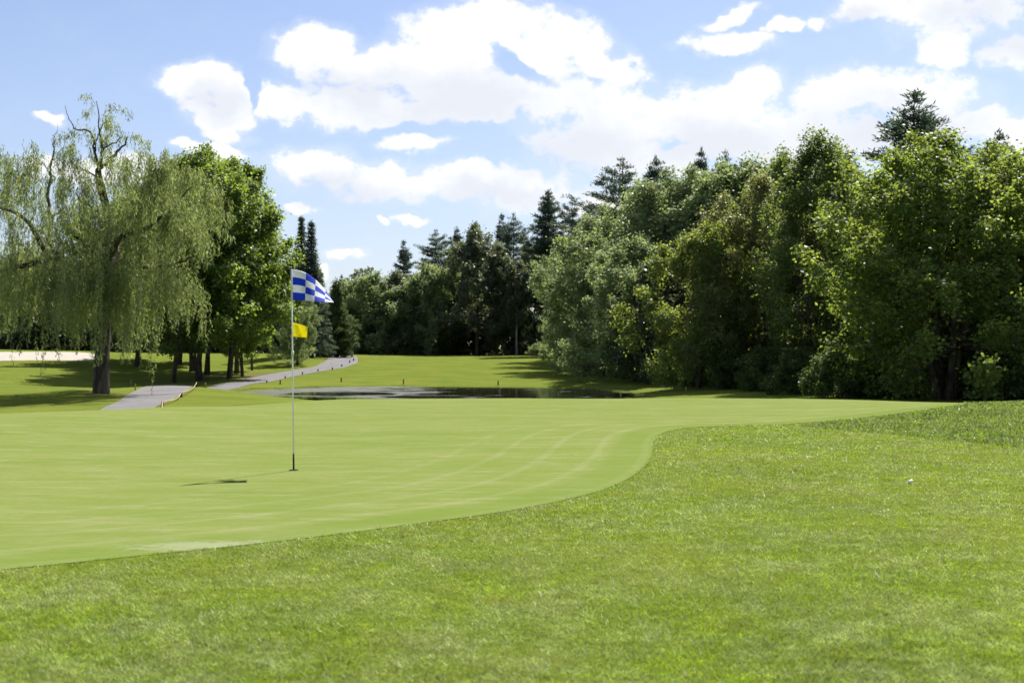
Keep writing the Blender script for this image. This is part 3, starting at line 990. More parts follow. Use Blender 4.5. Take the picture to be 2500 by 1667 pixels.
def conifer(seed, H, R, z0, whorl=0.62, nb=6, droop=-0.05, k=11, LL=0.34, LW=0.085, trunk_r=0.22, prof='pine', tuft=0.34, tops=1, up=0.5, slope=0.42):
    rng = np.random.default_rng(seed)
    leaf, wood = Acc(), Acc()
    heads = [(0.0, 0.0, H, 1.0)] if tops == 1 else [(-0.75, 0.1, H, 0.9), (0.75, -0.1, H * 0.985, 0.9)]
    Ps, Ds = [], []
    for hx, hy, hh, rs in heads:
        t = np.linspace(0, 1, 12)
        ax = np.stack([hx * t ** 0.5, hy * t ** 0.5, -0.25 + (hh + 0.25) * t], -1)
        ax[2:-2, :2] += rng.normal(size=(8, 2)) * 0.05
        wood.tube(ax, trunk_r * (1 - 0.93 * t) + trunk_r * 0.35 * np.exp(-t * 30), 8)
        z = z0
        while z < hh - 0.25:
            u = (z - z0) / (hh - z0)
            if prof == 'spruce':
                Lb = R * (1 - u) ** 1.12 + 0.05
            elif prof == 'hemlock':
                Lb = R * (1 - u ** 1.3) * (0.75 + 0.25 * math.sin(u * 9 + seed)) + 0.15
            else:
                Lb = min(R * (0.7 + 0.3 * math.sin(z * 1.7 + seed)), slope * (hh - z) + 0.06)
            n = nb + rng.integers(-1, 2)
            if prof == 'pine' and hh - z < 1.3:
                n = 3
            a0 = rng.uniform(0, 6.28)
            for b in range(max(n, 3)):
                a = a0 + b * 6.283 / n + rng.normal() * 0.22
                irr = rng.uniform(0.45, 1.3) if prof == 'pine' else rng.uniform(0.8, 1.12)
                ln = Lb * irr * rs
                base = np.array([np.interp(z, ax[:, 2], ax[:, 0]), np.interp(z, ax[:, 2], ax[:, 1]), z])
                lift = (0.62 * u ** 2 + 0.06 if prof == 'pine' else droop)
                end = base + np.array([math.cos(a) * ln, math.sin(a) * ln, ln * (lift + rng.normal() * 0.08)])
                br = curve_pts(base, end, np.array([0, 0, (-0.10 if prof == 'pine' else 0.10) * ln]), 5)
                if ln > 0.7:
                    wood.tube(br, np.linspace(0.02 + 0.012 * ln, 0.008, 5), 4, cap=False)
                m = max(3, int(ln / (tuft * 0.62)))
                tt = rng.uniform(0.22 if prof == 'pine' else 0.12, 1.03, m * 2 if hh - z > 1.3 else m)
                side = np.array([-math.sin(a), math.cos(a), 0])
                pt = (1 - tt)[:, None] ** 2 * base + 2 * (tt * (1 - tt))[:, None] * (br[2] * 2 - (base + end) / 2) + (tt ** 2)[:, None] * end
                wdt = (0.34 * ln * (1.05 - tt) + 0.10)[:, None]
                pt = pt + side * rng.normal(size=(len(tt), 1)) * wdt * 0.8 + rng.normal(size=(len(tt), 3)) * 0.05
                Ps.append(pt)
                Ds.append(np.repeat((end - base)[None] / max(ln, 0.05), len(tt), 0))
            z += whorl * rng.uniform(0.7, 1.25) * (1 - 0.35 * u)
        tip = np.array([[ax[-1, 0], ax[-1, 1], hh - 0.15 * i] for i in range(5)])
        Ps.append(tip)
        Ds.append(np.tile([0, 0, 1.0], (5, 1)))
    P = np.vstack(Ps)
    Dd = np.vstack(Ds)
    n = len(P)
    PP = np.repeat(P, k, 0) + rng.normal(size=(n * k, 3)) * np.array([1, 1, 0.55]) * tuft * 0.42
    D = nrm(np.repeat(Dd, k, 0) * 0.7 + rdir(rng, n * k) * 0.95 + np.array([0, 0, up if prof == 'pine' else -0.15]))
    N = nrm(np.cross(D, rdir(rng, n * k)) + np.array([0, 0, 0.4]))
    s = rng.uniform(0.7, 1.2, n * k)
    leaf.leaves(PP, D, N, LL * s, LW * s)
    return leaf.mesh('crown'), wood.mesh('trunk', True)


VAR = {}


def variant(key, H, meshes, leafmat, barkmat):
    cm, tm = meshes
    cm.materials.append(M[leafmat])
    tm.materials.append(M[barkmat])
    co = np.empty(len(cm.vertices) * 3, dtype=np.float32)
    cm.vertices.foreach_get('co', co)
    VAR[key] = (float(co[2::3].max() if 'pine' in key or key == 'spruce' else np.percentile(co[2::3], 99.6)), cm, tm)


def plant_tree(name, key, px, Y, top_py, label, cat='tree', group=None, wid=1.0, rz=None, base=None, mats=None, dx=0.0):
    H0, cm, tm = VAR[key]
    x = (px - 1250) / F_PX * Y + dx
    zb = h1(x, Y)
    Ht = EYE - (top_py - HOR) / F_PX * Y - zb
    s = Ht / H0
    root = empty(name, (x, Y, zb), (px * 0.7310 + Y * 0.37) % 6.283 if rz is None else rz)
    root.scale = (s * wid, s * wid, s)
    tag(root, label, cat, group)
    t = bpy.data.objects.new('trunk', tm)
    c = bpy.data.objects.new('crown', cm)
    c['kind'] = 'stuff'
    for o in (t, c):
        C.objects.link(o)
        o.parent = root
    return root


variant('maple_a', 14, deciduous(11, 14, 4.8, 2.4, 130, 22, 16, 0.20, 0.155, 0.22, 0.19, limbs=24, lob=(0.13, 0.25), skirt=0.55, plume=0.35), 'maple', 'bark')
variant('maple_b', 13, deciduous(12, 13, 4.3, 2.0, 110, 22, 16, 0.20, 0.155, 0.22, 0.155, stems=2, limbs=20, lob=(0.13, 0.25), skirt=0.6, plume=0.35), 'maple', 'bark')
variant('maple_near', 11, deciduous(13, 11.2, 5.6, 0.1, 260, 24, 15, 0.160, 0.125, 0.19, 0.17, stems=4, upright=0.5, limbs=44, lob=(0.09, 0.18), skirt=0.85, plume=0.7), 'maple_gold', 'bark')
variant('alder', 13, deciduous(14, 13, 3.1, 0.2, 150, 22, 15, 0.15, 0.10, 0.18, 0.13, stems=4, upright=0.6, limbs=36, lob=(0.13, 0.25), skirt=0.8, plume=1.1), 'alder_leaf', 'bark')
variant('silver_a', 13, deciduous(15, 13, 4.6, 0.1, 160, 22, 15, 0.20, 0.11, 0.22, 0.15, stems=3, upright=0.5, limbs=24, lob=(0.10, 0.20), skirt=0.9, plume=1.0), 'silver', 'bark')
variant('silver_b', 12, deciduous(16, 12, 4.4, 0.1, 150, 22, 15, 0.20, 0.12, 0.22, 0.15, stems=2, upright=0.4, limbs=20, lob=(0.11, 0.21), skirt=0.9, plume=0.9), 'silver', 'bark')
variant('lime', 8, deciduous(17, 8, 3.7, 0.0, 130, 20, 15, 0.15, 0.11, 0.19, 0.10, stems=3, limbs=18, lob=(0.10, 0.20), skirt=0.95, plume=0.4), 'lime', 'bark')
variant('olive', 12, deciduous(18, 12, 4.8, 0.0, 180, 22, 15, 0.17, 0.11, 0.20, 0.14, stems=4, upright=0.5, limbs=30, lob=(0.10, 0.19), skirt=0.9, plume=0.9), 'olive', 'bark')
variant('oak', 16, deciduous(19, 16, 4.8, 1.0, 100, 20, 14, 0.32, 0.23, 0.30, 0.26, limbs=16, lob=(0.14, 0.26), skirt=0.75), 'darkleaf', 'bark')
variant('round', 11, deciduous(20, 11, 4.5, 0.1, 90, 20, 14, 0.32, 0.20, 0.28, 0.2, limbs=10, lob=(0.14, 0.26), skirt=0.95, plume=0.7), 'silver', 'bark')
variant('dark', 13, deciduous(21, 13, 4.4, 0.1, 100, 20, 14, 0.32, 0.23, 0.30, 0.2, limbs=12, lob=(0.14, 0.26), skirt=0.95, plume=0.7), 'darkleaf', 'bark')
variant('pale_trunk', 15, deciduous(22, 15, 3.0, 4.5, 46, 20, 13, 0.32, 0.22, 0.3, 0.24, limbs=10, lob=(0.18, 0.32), skirt=0.4), 'darkleaf', 'bark_pale')
variant('pine_a', 20, conifer(31, 20, 4.0, 4.5, 0.78, 6, k=11), 'needle', 'bark_pine')
variant('pine_b', 18, conifer(32, 18, 3.4, 2.0, 0.76, 6, k=11, slope=0.40), 'needle', 'bark_pine')
variant('pine_c', 17, conifer(33, 17, 4.2, 3.0, 0.85, 5, LL=0.28, LW=0.065, k=13, slope=0.62), 'needle', 'bark_pine')
variant('pine_twin', 22, conifer(34, 22, 3.8, 8.0, 0.82, 5, tops=2, trunk_r=0.34, slope=0.40), 'needle', 'bark_pine')
variant('spruce', 16, conifer(35, 16, 2.5, 1.2, 0.46, 8, droop=-0.22, prof='spruce', LL=0.24, LW=0.07, tuft=0.24, k=9), 'needle', 'bark_pine')
variant('hemlock', 9, conifer(36, 9, 3.3, 0.4, 0.42, 8, droop=-0.12, prof='hemlock', LL=0.28, LW=0.09, tuft=0.30, k=9), 'needle_green', 'bark_pine')
variant('bush_a', 2.2, deciduous(41, 2.2, 1.7, -0.1, 44, 18, 14, 0.15, 0.085, 0.13, 0.04, stems=3, limbs=6, lob=(0.18, 0.34), skirt=0.95), 'silver', 'bark')
variant('bush_b', 2.6, deciduous(42, 2.6, 1.6, -0.1, 44, 18, 14, 0.15, 0.095, 0.13, 0.04, stems=3, limbs=6, lob=(0.18, 0.34), skirt=0.95), 'shrub', 'bark')

# ------------------------------------------------------------------ the willow
def build_willow():
    rng = np.random.default_rng(5)
    Y = 48.0
    x0 = (247 - 1250) / F_PX * Y
    zb = h1(x0, Y)
    root = empty('willow_tree', (x0, Y, zb))
    tag(root, 'tall weeping willow with drooping strands and thin leader beside the path', 'tree')

    def W(px, py, dy=0.0):
        x, y, z = px_at(px, py, Y + dy)
        return np.array([x - x0, dy, z - zb])
    wood, leaf = Acc(), Acc()

    def limb(pts, r0, r1, sides=8, n=5):
        P = smooth_poly(np.array([W(*p) for p in pts]), n, closed=False)
        m = len(P)
        P[1:-1] += rng.normal(size=(m - 2, 3)) * 0.025
        wood.tube(P, np.linspace(r0, r1, m), sides)
        return P
    trunk = smooth_poly(np.array([W(247, 985), W(247, 960), W(248, 900), W(250, 858), W(257, 760), W(262, 648), W(261, 552), W(263, 526), W(250, 470), W(241, 430), W(240, 412)]), 5, closed=False)
    t = np.linspace(0, 1, len(trunk))
    wood.tube(trunk, np.interp(t, [0, 0.08, 0.25, 0.5, 0.75, 1], [0.43, 0.34, 0.30, 0.21, 0.16, 0.11]), 14)
    paths = []
    paths.append(limb([(240, 414), (262, 395), (285, 372), (303, 355), (312, 335)], 0.09, 0.02, 6))
    paths.append(limb([(240, 414), (248, 385), (250, 350), (242, 310), (235, 247, 0.2)], 0.09, 0.012, 6))
    paths.append(limb([(250, 365), (270, 352), (285, 348), (300, 330)], 0.04, 0.010, 5))
    paths.append(limb([(242, 412), (232, 370), (228, 340), (215, 318), (186, 317), (168, 290), (158, 258)], 0.06, 0.008, 6))
    paths.append(limb([(232, 372), (240, 330), (255, 300), (262, 280)], 0.03, 0.008, 5))
    paths.append(limb([(238, 430), (215, 420), (180, 400), (168, 380)], 0.04, 0.010, 5))
    # left limb system
    paths.append(limb([(256, 700), (220, 655, -0.5), (153, 632, -1.0), (97, 640, -1.2), (0, 664, -1.6), (-70, 700, -2.0)], 0.19, 0.05))
    paths.append(limb([(120, 630, -1.1), (97, 590, -0.9), (62, 535, -0.6), (0, 508, -0.2), (-60, 500, 0.2)], 0.13, 0.03))
    paths.append(limb([(150, 628, -1.0), (122, 596, -0.6), (125, 540, -0.2), (116, 480, 0), (124, 430, 0.2), (126, 395, 0.2), (133, 345, 0.2), (128, 330, 0.2)], 0.11, 0.008))
    paths.append(limb([(124, 535, -0.2), (145, 518, 0.3), (168, 505, 0.8)], 0.05, 0.015, 5))
    paths.append(limb([(124, 425, 0.2), (90, 380, 0.3), (75, 340, 0.3)], 0.02, 0.006, 4))
    paths.append(limb([(126, 395, 0.2), (150, 365, 0.3), (168, 330, 0.3)], 0.02, 0.006, 4))
    paths.append(limb([(130, 360, 0.2), (136, 330, 0.2), (142, 300, 0.2)], 0.014, 0.005, 4))
    # right limbs
    paths.append(limb([(262, 655), (290, 642, 0.3), (326, 640, 0.6), (357, 653, 0.8), (408, 650, 1.0), (470, 628, 1.0)], 0.16, 0.03))
    paths.append(limb([(262, 600), (310, 575, -0.6), (370, 550, -1.0), (433, 495, -1.2), (470, 455, -1.2)], 0.14, 0.02))
    paths.append(limb([(400, 650, 1.0), (440, 600, 1.2), (455, 560, 1.2), (500, 560, 1.0)], 0.05, 0.012, 6))
    paths.append(limb([(262, 520), (300, 490, 0.8), (335, 450, 1.4), (350, 420, 1.6)], 0.09, 0.015, 6))
    paths.append(limb([(260, 540), (230, 510, -0.8), (200, 495, -1.5), (185, 470, -1.8)], 0.08, 0.015, 6))
    # limbs towards and away from the viewer
    paths.append(limb([(258, 700), (265, 640, -1.4), (290, 590, -2.6), (300, 570, -3.6)], 0.15, 0.03))
    paths.append(limb([(258, 690), (245, 620, 1.4), (220, 570, 2.8), (200, 560, 3.8)], 0.15, 0.03))
    paths.append(limb([(259, 660), (300, 600, 1.6), (340, 540, 2.8)], 0.12, 0.03))
    paths.append(limb([(259, 650), (210, 600, -1.6), (170, 560, -2.8)], 0.12, 0.03))
    # lobes: px, py, radius px, strand length m (min,max), strands, depth spread m
    lobes = [
        (235, 275, 26, .2, .5, 16, .3), (255, 320, 34, .2, .7, 26, .5), (212, 345, 30, .3, .8, 22, .5), (284, 345, 28, .3, .8, 14, .4), (196, 385, 28, .3, .8, 26, .5), (228, 400, 40, .4, 1.1, 40, .6),
        (215, 455, 40, .4, 1.2, 34, .8),
        (60, 430, 60, .6, 1.5, 70, 1.8), (130, 432, 48, .5, 1.3, 54, 1.6), (10, 470, 55, .6, 1.7, 60, 1.8), (95, 505, 60, .5, 1.5, 56, 2.2), (-50, 440, 70, .6, 1.8, 60, 2.0), (30, 560, 60, .5, 1.5, 46, 2.2),
        (165, 480, 40, .5, 1.3, 40, 1.6),
        (312, 452, 48, .5, 1.6, 70, 1.8), (370, 435, 46, .5, 1.6, 76, 1.8), (425, 425, 44, .5, 1.6, 80, 1.6), (468, 470, 50, .6, 1.7, 90, 1.8), (505, 540, 42, .6, 1.6, 76, 1.6),
        (420, 530, 68, .6, 1.7, 110, 2.6), (335, 535, 66, .6, 1.9, 110, 2.8), (490, 600, 46, .4, 1.0, 70, 1.6), (270, 560, 50, .6, 1.7, 80, 2.8), (200, 560, 56, .6, 1.8, 80, 2.8), (390, 590, 60, .3, 1.0, 70, 2.4),
        (145, 620, 56, .8, 2.2, 90, 2.6), (110, 665, 46, 1.0, 2.7, 90, 2.4), (175, 690, 54, 1.0, 2.6, 100, 2.8), (235, 670, 54, 1.0, 2.8, 100, 3.0), (300, 670, 56, 1.0, 2.8, 100, 3.0),
        (360, 690, 52, 1.0, 2.5, 90, 2.8), (410, 705, 38, 1.0, 2.2, 80, 2.2), (330, 610, 60, .8, 2.0, 70, 2.6), (250, 720, 60, 1.2, 2.9, 80, 3.0),
        (10, 680, 50, .8, 2.4, 60, 2.0), (-50, 700, 60, .8, 2.4, 60, 2.0), (-70, 580, 80, .6, 2.0, 70, 2.4), (-110, 500, 70, .6, 2.0, 50, 2.2), (50, 640, 50, .8, 2.0, 50, 2.0),
    ]
    PX = Y / F_PX
    Ps, Ds, Ns = [], [], []
    for px, py, rp, l0, l1, ns, dep in lobes:
        if px > 300:
            px -= (px - 300) * 0.22
        c = W(px, py)
        r = rp * PX
        # arching twigs first, then strands hung along each twig so that they fall in separate curtains
        nt = max(4, int(ns / 6))
        for _ in range(nt):
            d = rng.normal(size=3)
            d /= np.linalg.norm(d)
            p0 = c + np.array([d[0] * r, d[1] * (dep + r * 0.5), abs(d[2]) * r * 0.85 + d[2] * r * 0.25])
            tl = rng.uniform(0.5, 1.3) * (0.6 + r)
            ta = math.atan2(d[1], d[0]) + rng.normal() * 0.6
            lnb = rng.uniform(l0, l1) * rng.choice([0.55, 0.9, 1.15, 1.35])
            for j in range(rng.integers(10, 17)):
                w = rng.uniform(0, 1)
                p = p0 + np.array([math.cos(ta) * tl * w, math.sin(ta) * tl * w, 0.25 * math.sin(w * 2.6) * tl - 0.28 * w * w * tl]) + rng.normal(size=3) * 0.07
                ln = lnb * rng.uniform(0.55, 1.1) * (0.75 + 0.35 * w)
                m = max(4, int(ln / 0.075))
                u = np.linspace(0, 1, m)
                ph = rng.uniform(0, 6.28)
                q = p + np.stack([0.05 * np.sin(u * 4 + ph) - 0.06 * u * ln, 0.05 * np.cos(u * 3 + ph), -ln * u], -1)
                q = np.repeat(q, 2, 0) + rng.normal(size=(2 * m, 3)) * 0.028
                Ps.append(q)
                Ds.append(nrm(rng.normal(size=(2 * m, 3)) * 0.32 + np.array([0, 0, -0.8])))
    P = np.vstack(Ps)
    D = np.vstack(Ds)
    N = nrm(np.cross(D, rdir(rng, len(P))) + np.array([0, 0, 0.35]))
    s = rng.uniform(0.7, 1.25, len(P))
    leaf.leaves(P, D, N, 0.165 * s, 0.030 * s)
    link('trunk', wood.mesh('willow_trunk', True), M['bark'], root)
    cr = link('crown', leaf.mesh('willow_crown'), M['willow'], root)
    cr['kind'] = 'stuff'


build_willow()

# ------------------------------------------------------------------ trees in place
# the maples behind the willow
plant_tree('maple_tree', 'maple_b', 416, 82, 500, 'multi-stemmed maple right behind the willow, leftmost of the maple group')
plant_tree('maple_tree', 'maple_a', 484, 84, 378, 'tallest leafy maple in the group behind the willow', wid=1.0)
plant_tree('maple_tree', 'maple_a', 505, 92, 372, 'maple whose dark top knob rises above the group behind the willow', wid=0.8)
plant_tree('maple_tree', 'maple_b', 551, 86, 395, 'maple with two forked trunks standing in the shade near the path', wid=0.92, rz=1.2)
plant_tree('maple_tree', 'maple_a', 578, 95, 405, 'bright green maple in the middle right of the left-hand group', wid=0.72)
plant_tree('maple_tree', 'maple_b', 618, 100, 490, 'lighter maple at the right end of the group, beside the flag', wid=0.45)
plant_tree('maple_tree', 'maple_b', 596, 90, 640, 'short low-branched maple in front of the taller maples', wid=0.9)
plant_tree('maple_tree', 'maple_a', 335, 104, 470, 'maple further back, glimpsed through the right half of the willow', wid=1.1)
plant_tree('maple_tree', 'maple_b', 430, 108, 440, 'maple further back between the willow and the tallest maple', wid=1.15)
plant_tree('maple_tree', 'maple_b', 470, 98, 460, 'slim-trunked maple behind the leftmost maple', wid=0.9)
plant_tree('leafy_tree', 'silver_b', 724, 108, 700, 'small pale-leaved tree with a slanting trunk left of the tall spruces', wid=0.8)
plant_tree('spruce_tree', 'spruce', 736, 118, 523, 'narrow pointed spruce, left one of the pair of spires above the flag')
plant_tree('spruce_tree', 'spruce', 760, 117, 536, 'narrow pointed spruce, right one of the pair of spires above the flag', wid=1.1)
plant_tree('hemlock_tree', 'hemlock', 822, 126, 690, 'wide dark green conifer with foliage to the ground by the path bend', wid=1.0)
plant_tree('hemlock_tree', 'hemlock', 775, 130, 660, 'dark conifer between the spruce pair and the path bend', wid=0.8)
# far wood behind the fairway, left to right
FARG = 'trees of the far wood behind the fairway'
far = [
    ('leafy_tree', 'round', 838, 160, 690, 'pale rounded tree just right of the wide conifer in the far wood', 1.0),
    ('pine_tree', 'pine_b', 834, 175, 668, 'small pine tip showing over the left end of the far wood', 0.7),
    ('leafy_tree', 'dark', 872, 162, 692, 'rounded dark tree at the low left end of the far wood', 1.0),
    ('leafy_tree', 'round', 915, 158, 672, 'silvery rounded tree in front of the leftmost tall far pine', 1.1),
    ('pine_tree', 'pine_a', 986, 172, 583, 'leftmost tall pine of the far wood with ragged side branches', 0.75),
    ('pine_tree', 'pine_c', 1063, 170, 557, 'broad-topped pine second from the left in the far wood', 1.05),
    ('leafy_tree', 'dark', 965, 160, 668, 'dark tree below the leftmost tall far pine', 1.0),
    ('leafy_tree', 'round', 1040, 157, 650, 'silver-green tree in front of the broad-topped far pine', 0.9),
    ('hemlock_tree', 'hemlock', 1012, 156, 678, 'dark pointed conifer at the front of the far wood', 0.8),
    ('pine_tree', 'pine_b', 1115, 172, 551, 'thin pine peeping out left of the tall far oak', 0.8),
    ('leafy_tree', 'lime', 1088, 162, 655, 'yellowish tree low between the broad pine and the oak', 0.9),
    ('oak_tree', 'oak', 1165, 157, 556, 'tall brownish green oak in the middle of the far wood', 1.0),
    ('pine_tree', 'pine_b', 1163, 178, 538, 'pine tip rising just above the tall far oak', 0.8),
    ('pine_tree', 'pine_a', 1226, 172, 517, 'left one of two close pines right of the far oak', 0.7),
    ('pine_tree', 'pine_c', 1254, 170, 516, 'right one of two close pines right of the far oak', 0.8),
    ('oak_tree', 'oak', 1235, 156, 622, 'lower brownish oak in front of the two close pines', 0.85),
    ('leafy_tree', 'pale_trunk', 1262, 153, 640, 'tree with a pale leaning trunk at the far wood edge', 0.8),
    ('pine_tree', 'pine_twin', 1338, 146, 460, 'tall twin-topped pine with a bare dark lower trunk', 1.0),
    ('pine_tree', 'pine_c', 1397, 146, 476, 'pine just right of the tall twin-topped pine', 0.8),
    ('pine_tree', 'pine_b', 1441, 148, 490, 'small pine tip between two bigger pines above the silvery slope of trees', 0.8),
    ('leafy_tree', 'dark', 1300, 158, 600, 'dark tree filling the gap left of the bare pine trunk', 0.9),
    ('leafy_tree', 'dark', 1110, 164, 640, 'dark leafy tree behind the front of the far oak', 1.0),
]
for nm, key, px, Y, tp, lab, w in far:
    plant_tree(nm, key, px, Y, tp, lab, 'tree', FARG, w * (1.15 if nm == 'pine_tree' else 1.0))
# wood on the left, far behind the willow
for px, Y, tp, key, lab in [
        (-60, 150, 600, 'dark', 'far dark tree at the left frame edge behind the willow'), (40, 146, 640, 'dark', 'far dark tree above the sand bunker at the left'),
        (130, 150, 620, 'oak', 'far tree behind the willow, above the right end of the bunker'), (220, 152, 640, 'dark', 'far dark tree directly behind the willow trunk'),
        (310, 150, 620, 'dark', 'far dark tree seen between the willow trunk and the maples'), (400, 152, 630, 'oak', 'far tree behind the leftmost maple'),
        (500, 154, 640, 'dark', 'far dark tree behind the tallest maple'), (590, 156, 650, 'dark', 'far dark tree behind the bright green maple'),
        (680, 158, 640, 'dark', 'far dark tree behind the right end of the maple group')]:
    plant_tree('leafy_tree', key, px, Y, tp, lab, 'tree', 'trees of the wood behind the willow', 1.1)
# right-hand wood, near to far
RG = 'trees of the right-hand wood'
right = [
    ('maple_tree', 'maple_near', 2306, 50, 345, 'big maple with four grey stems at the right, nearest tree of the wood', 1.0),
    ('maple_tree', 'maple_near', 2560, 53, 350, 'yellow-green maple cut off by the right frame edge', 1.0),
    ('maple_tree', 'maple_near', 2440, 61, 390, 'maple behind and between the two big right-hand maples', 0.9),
    ('pine_tree', 'pine_a', 2232, 80, 212, 'lone pine towering over the big right-hand maple', 1.25),
    ('pine_tree', 'pine_b', 2440, 82, 312, 'pine top showing over the maples near the right frame edge', 1.0),
    ('alder_tree', 'alder', 1985, 62, 338, 'tall upright tree with glittering leaves left of the big maple', 1.0),
    ('alder_tree', 'alder', 2050, 68, 372, 'upright leafy tree wedged between the tall glittering tree and the maple', 1.0),
    ('alder_tree', 'alder', 1905, 74, 378, 'upright tree just left of the tall glittering tree', 0.9),
    ('leafy_tree', 'olive', 1845, 69, 440, 'wide olive-tinged tree in the middle of the right-hand wood', 0.82),
    ('leafy_tree', 'lime', 1705, 69, 556, 'low lime-green tree leaning out of the wood', 0.72),
    ('leafy_tree', 'silver_a', 1740, 90, 410, 'silvery tree behind the low lime-green tree', 1.0),
    ('leafy_tree', 'silver_b', 1835, 88, 402, 'silvery tree behind the wide olive-tinged tree', 1.0),
    ('leafy_tree', 'silver_a', 1650, 92, 428, 'highest silvery tree of the sloping row', 1.0),
    ('leafy_tree', 'silver_b', 1570, 96, 466, 'silvery tree next to and below the highest silvery one', 1.0),
    ('leafy_tree', 'silver_a', 1490, 101, 512, 'silvery tree in the middle of the sloping row', 1.0),
    ('leafy_tree', 'silver_b', 1442, 112, 560, 'silvery tree at the low left end of the sloping row', 0.9),
    ('leafy_tree', 'silver_b', 1402, 124, 590, 'pale tree hanging beside the bare pine trunk', 0.75),
    ('leafy_tree', 'silver_a', 1472, 94, 612, 'lower silver-green tree at the front of the sloping row', 0.85),
    ('leafy_tree', 'silver_b', 1545, 82, 590, 'green tree in front of the silvery row, above the low bushes', 1.05),
    ('leafy_tree', 'dark', 1610, 78, 640, 'dark green tree left of the low lime-green tree', 1.0),
    ('pine_tree', 'pine_c', 1520, 124, 380, 'large pine standing above the left part of the silvery row', 1.2),
    ('pine_tree', 'pine_b', 1602, 124, 377, 'pine tip right of the large pine above the silvery row', 1.0),
    ('pine_tree', 'pine_b', 1712, 118, 354, 'thin pine with open branches above the highest silvery tree', 0.6),
    ('pine_tree', 'pine_c', 1772, 116, 362, 'pine tip right of the thin open pine', 0.7),
    ('leafy_tree', 'dark', 2120, 76, 480, 'dark tree behind the left side of the big maple', 1.0),
    ('leafy_tree', 'dark', 1930, 84, 440, 'dark tree deep behind the upright trees', 1.0),
    ('leafy_tree', 'dark', 1760, 80, 560, 'dark tree between the olive-tinged and the lime-green tree', 0.9),
    ('leafy_tree', 'dark', 2360, 80, 500, 'dark tree behind the stems of the big maple', 1.0),
]
for nm, key, px, Y, tp, lab, w in right:
    turn = 3.6 if px == 2306 else None
    plant_tree(nm, key, px, Y, tp, lab, 'tree', RG, w * (1.15 if nm == 'pine_tree' else 1.12), rz=turn)
# low bushes along the wood edge
bl = [(1312, 148, 836, 'bush_a', 'pale bush at the foot of the bare pine trunk'), (1345, 128, 838, 'bush_a', 'pale green bush at the tip of the wood beside the fairway'),
      (1385, 120, 838, 'bush_a', 'second pale bush from the tip of the wood'), (1425, 112, 835, 'bush_b', 'third bush from the tip of the wood'),
      (1470, 104, 830, 'bush_b', 'dark bush under the lower silver-green tree'), (1520, 96, 832, 'bush_b', 'dark bush at the shaded bend of the wood edge'),
      (1570, 88, 836, 'bush_b', 'dark bush near the grey stones'), (1630, 80, 840, 'bush_b', 'dark bush behind the grey stones'),
      (1700, 72, 850, 'bush_b', 'dark bush below the low lime-green tree'), (1780, 66, 850, 'bush_b', 'dark bush below the wide olive-tinged tree'),
      (1860, 62, 850, 'bush_b', 'dark bush left of the upright trees'), (1950, 57, 850, 'bush_b', 'dark bush below the tall upright tree'),
      (2040, 53, 850, 'bush_b', 'dark bush left of the big maple stems'), (2130, 52, 840, 'bush_b', 'dark bush close to the big maple stems'),
      (2420, 50, 840, 'bush_b', 'dark bush right of the big maple stems'), (2500, 48, 850, 'bush_b', 'dark bush at the right frame edge')]
for px, Y, tp, key, lab in bl:
    plant_tree('bush', key, px, Y, tp, lab, 'bush', 'bushes along the wood edge', 1.0)


def woodland_mass():
    """the inside of the woods, built tall to block sun: one mass of leaves and stems behind the trees one can tell apart"""
    rng = np.random.default_rng(77)
    line = smooth_poly(np.array([(36, 47), (27, 55), (22.5, 66), (20, 80), (18, 95), (16.5, 112), (14, 134), (9, 160), (-10, 166), (-35, 162), (-55, 156), (-85, 152), (-120, 156)]), 10, closed=False)
    acc = Acc()
    seg = np.linalg.norm(np.diff(line, axis=0), axis=1)
    s = np.concatenate([[0], np.cumsum(seg)])
    n = 66000
    u = rng.uniform(0, s[-1], n)
    x = np.interp(u, s, line[:, 0])
    y = np.interp(u, s, line[:, 1])
    tgx = np.interp(u, s, np.gradient(line[:, 0]))
    tgy = np.interp(u, s, np.gradient(line[:, 1]))
    tl = np.hypot(tgx, tgy)
    off = rng.uniform(-1.5, 4.0, n)
    x, y = x + tgy / tl * off, y - tgx / tl * off
    hh = rng.uniform(0, 1, n) ** 1.15 * (9.6 + 1.5 * np.sin(u * 0.35) + 1.0 * np.sin(u * 0.93))  # raised to tree height to keep sun off the lower front foliage
    P = np.stack([x, y, height(x, y) + hh], -1)
    N = nrm(rdir(rng, n) + np.array([0, -0.5, 0.3]))
    D = nrm(np.cross(N, rdir(rng, n)))
    acc.leaves(P, D, N, rng.uniform(0.5, 0.9, n), rng.uniform(0.35, 0.65, n))
    me = acc.mesh('undergrowth')
    o = link('undergrowth', me, M['darkleaf'])
    tag(o, 'dark tangled undergrowth filling the woods behind the front trees, built tall to shade them', 'undergrowth', kind='stuff')


woodland_mass()

# ------------------------------------------------------------------ grass one can see blade by blade
GX, GY = np.arange(-24, 30.01, 0.12), np.arange(2, 40.01, 0.12)
_gx, _gy = np.meshgrid(GX, GY)
GRID = {'h': height(_gx, _gy), 'green': sdist(_gx, _gy, GREEN).reshape(_gx.shape), 'rough': sdist(_gx, _gy, ROUGH).reshape(_gx.shape)}


def grid_look(key, x, y):
    G = GRID[key]
    u = np.clip((x + 24) / 0.12, 0, G.shape[1] - 1.001)
    v = np.clip((y - 2) / 0.12, 0, G.shape[0] - 1.001)
    i, j = u.astype(int), v.astype(int)
    fu, fv = u - i, v - j
    return (G[j, i] * (1 - fu) + G[j, i + 1] * fu) * (1 - fv) + (G[j + 1, i] * (1 - fu) + G[j + 1, i + 1] * fu) * fv


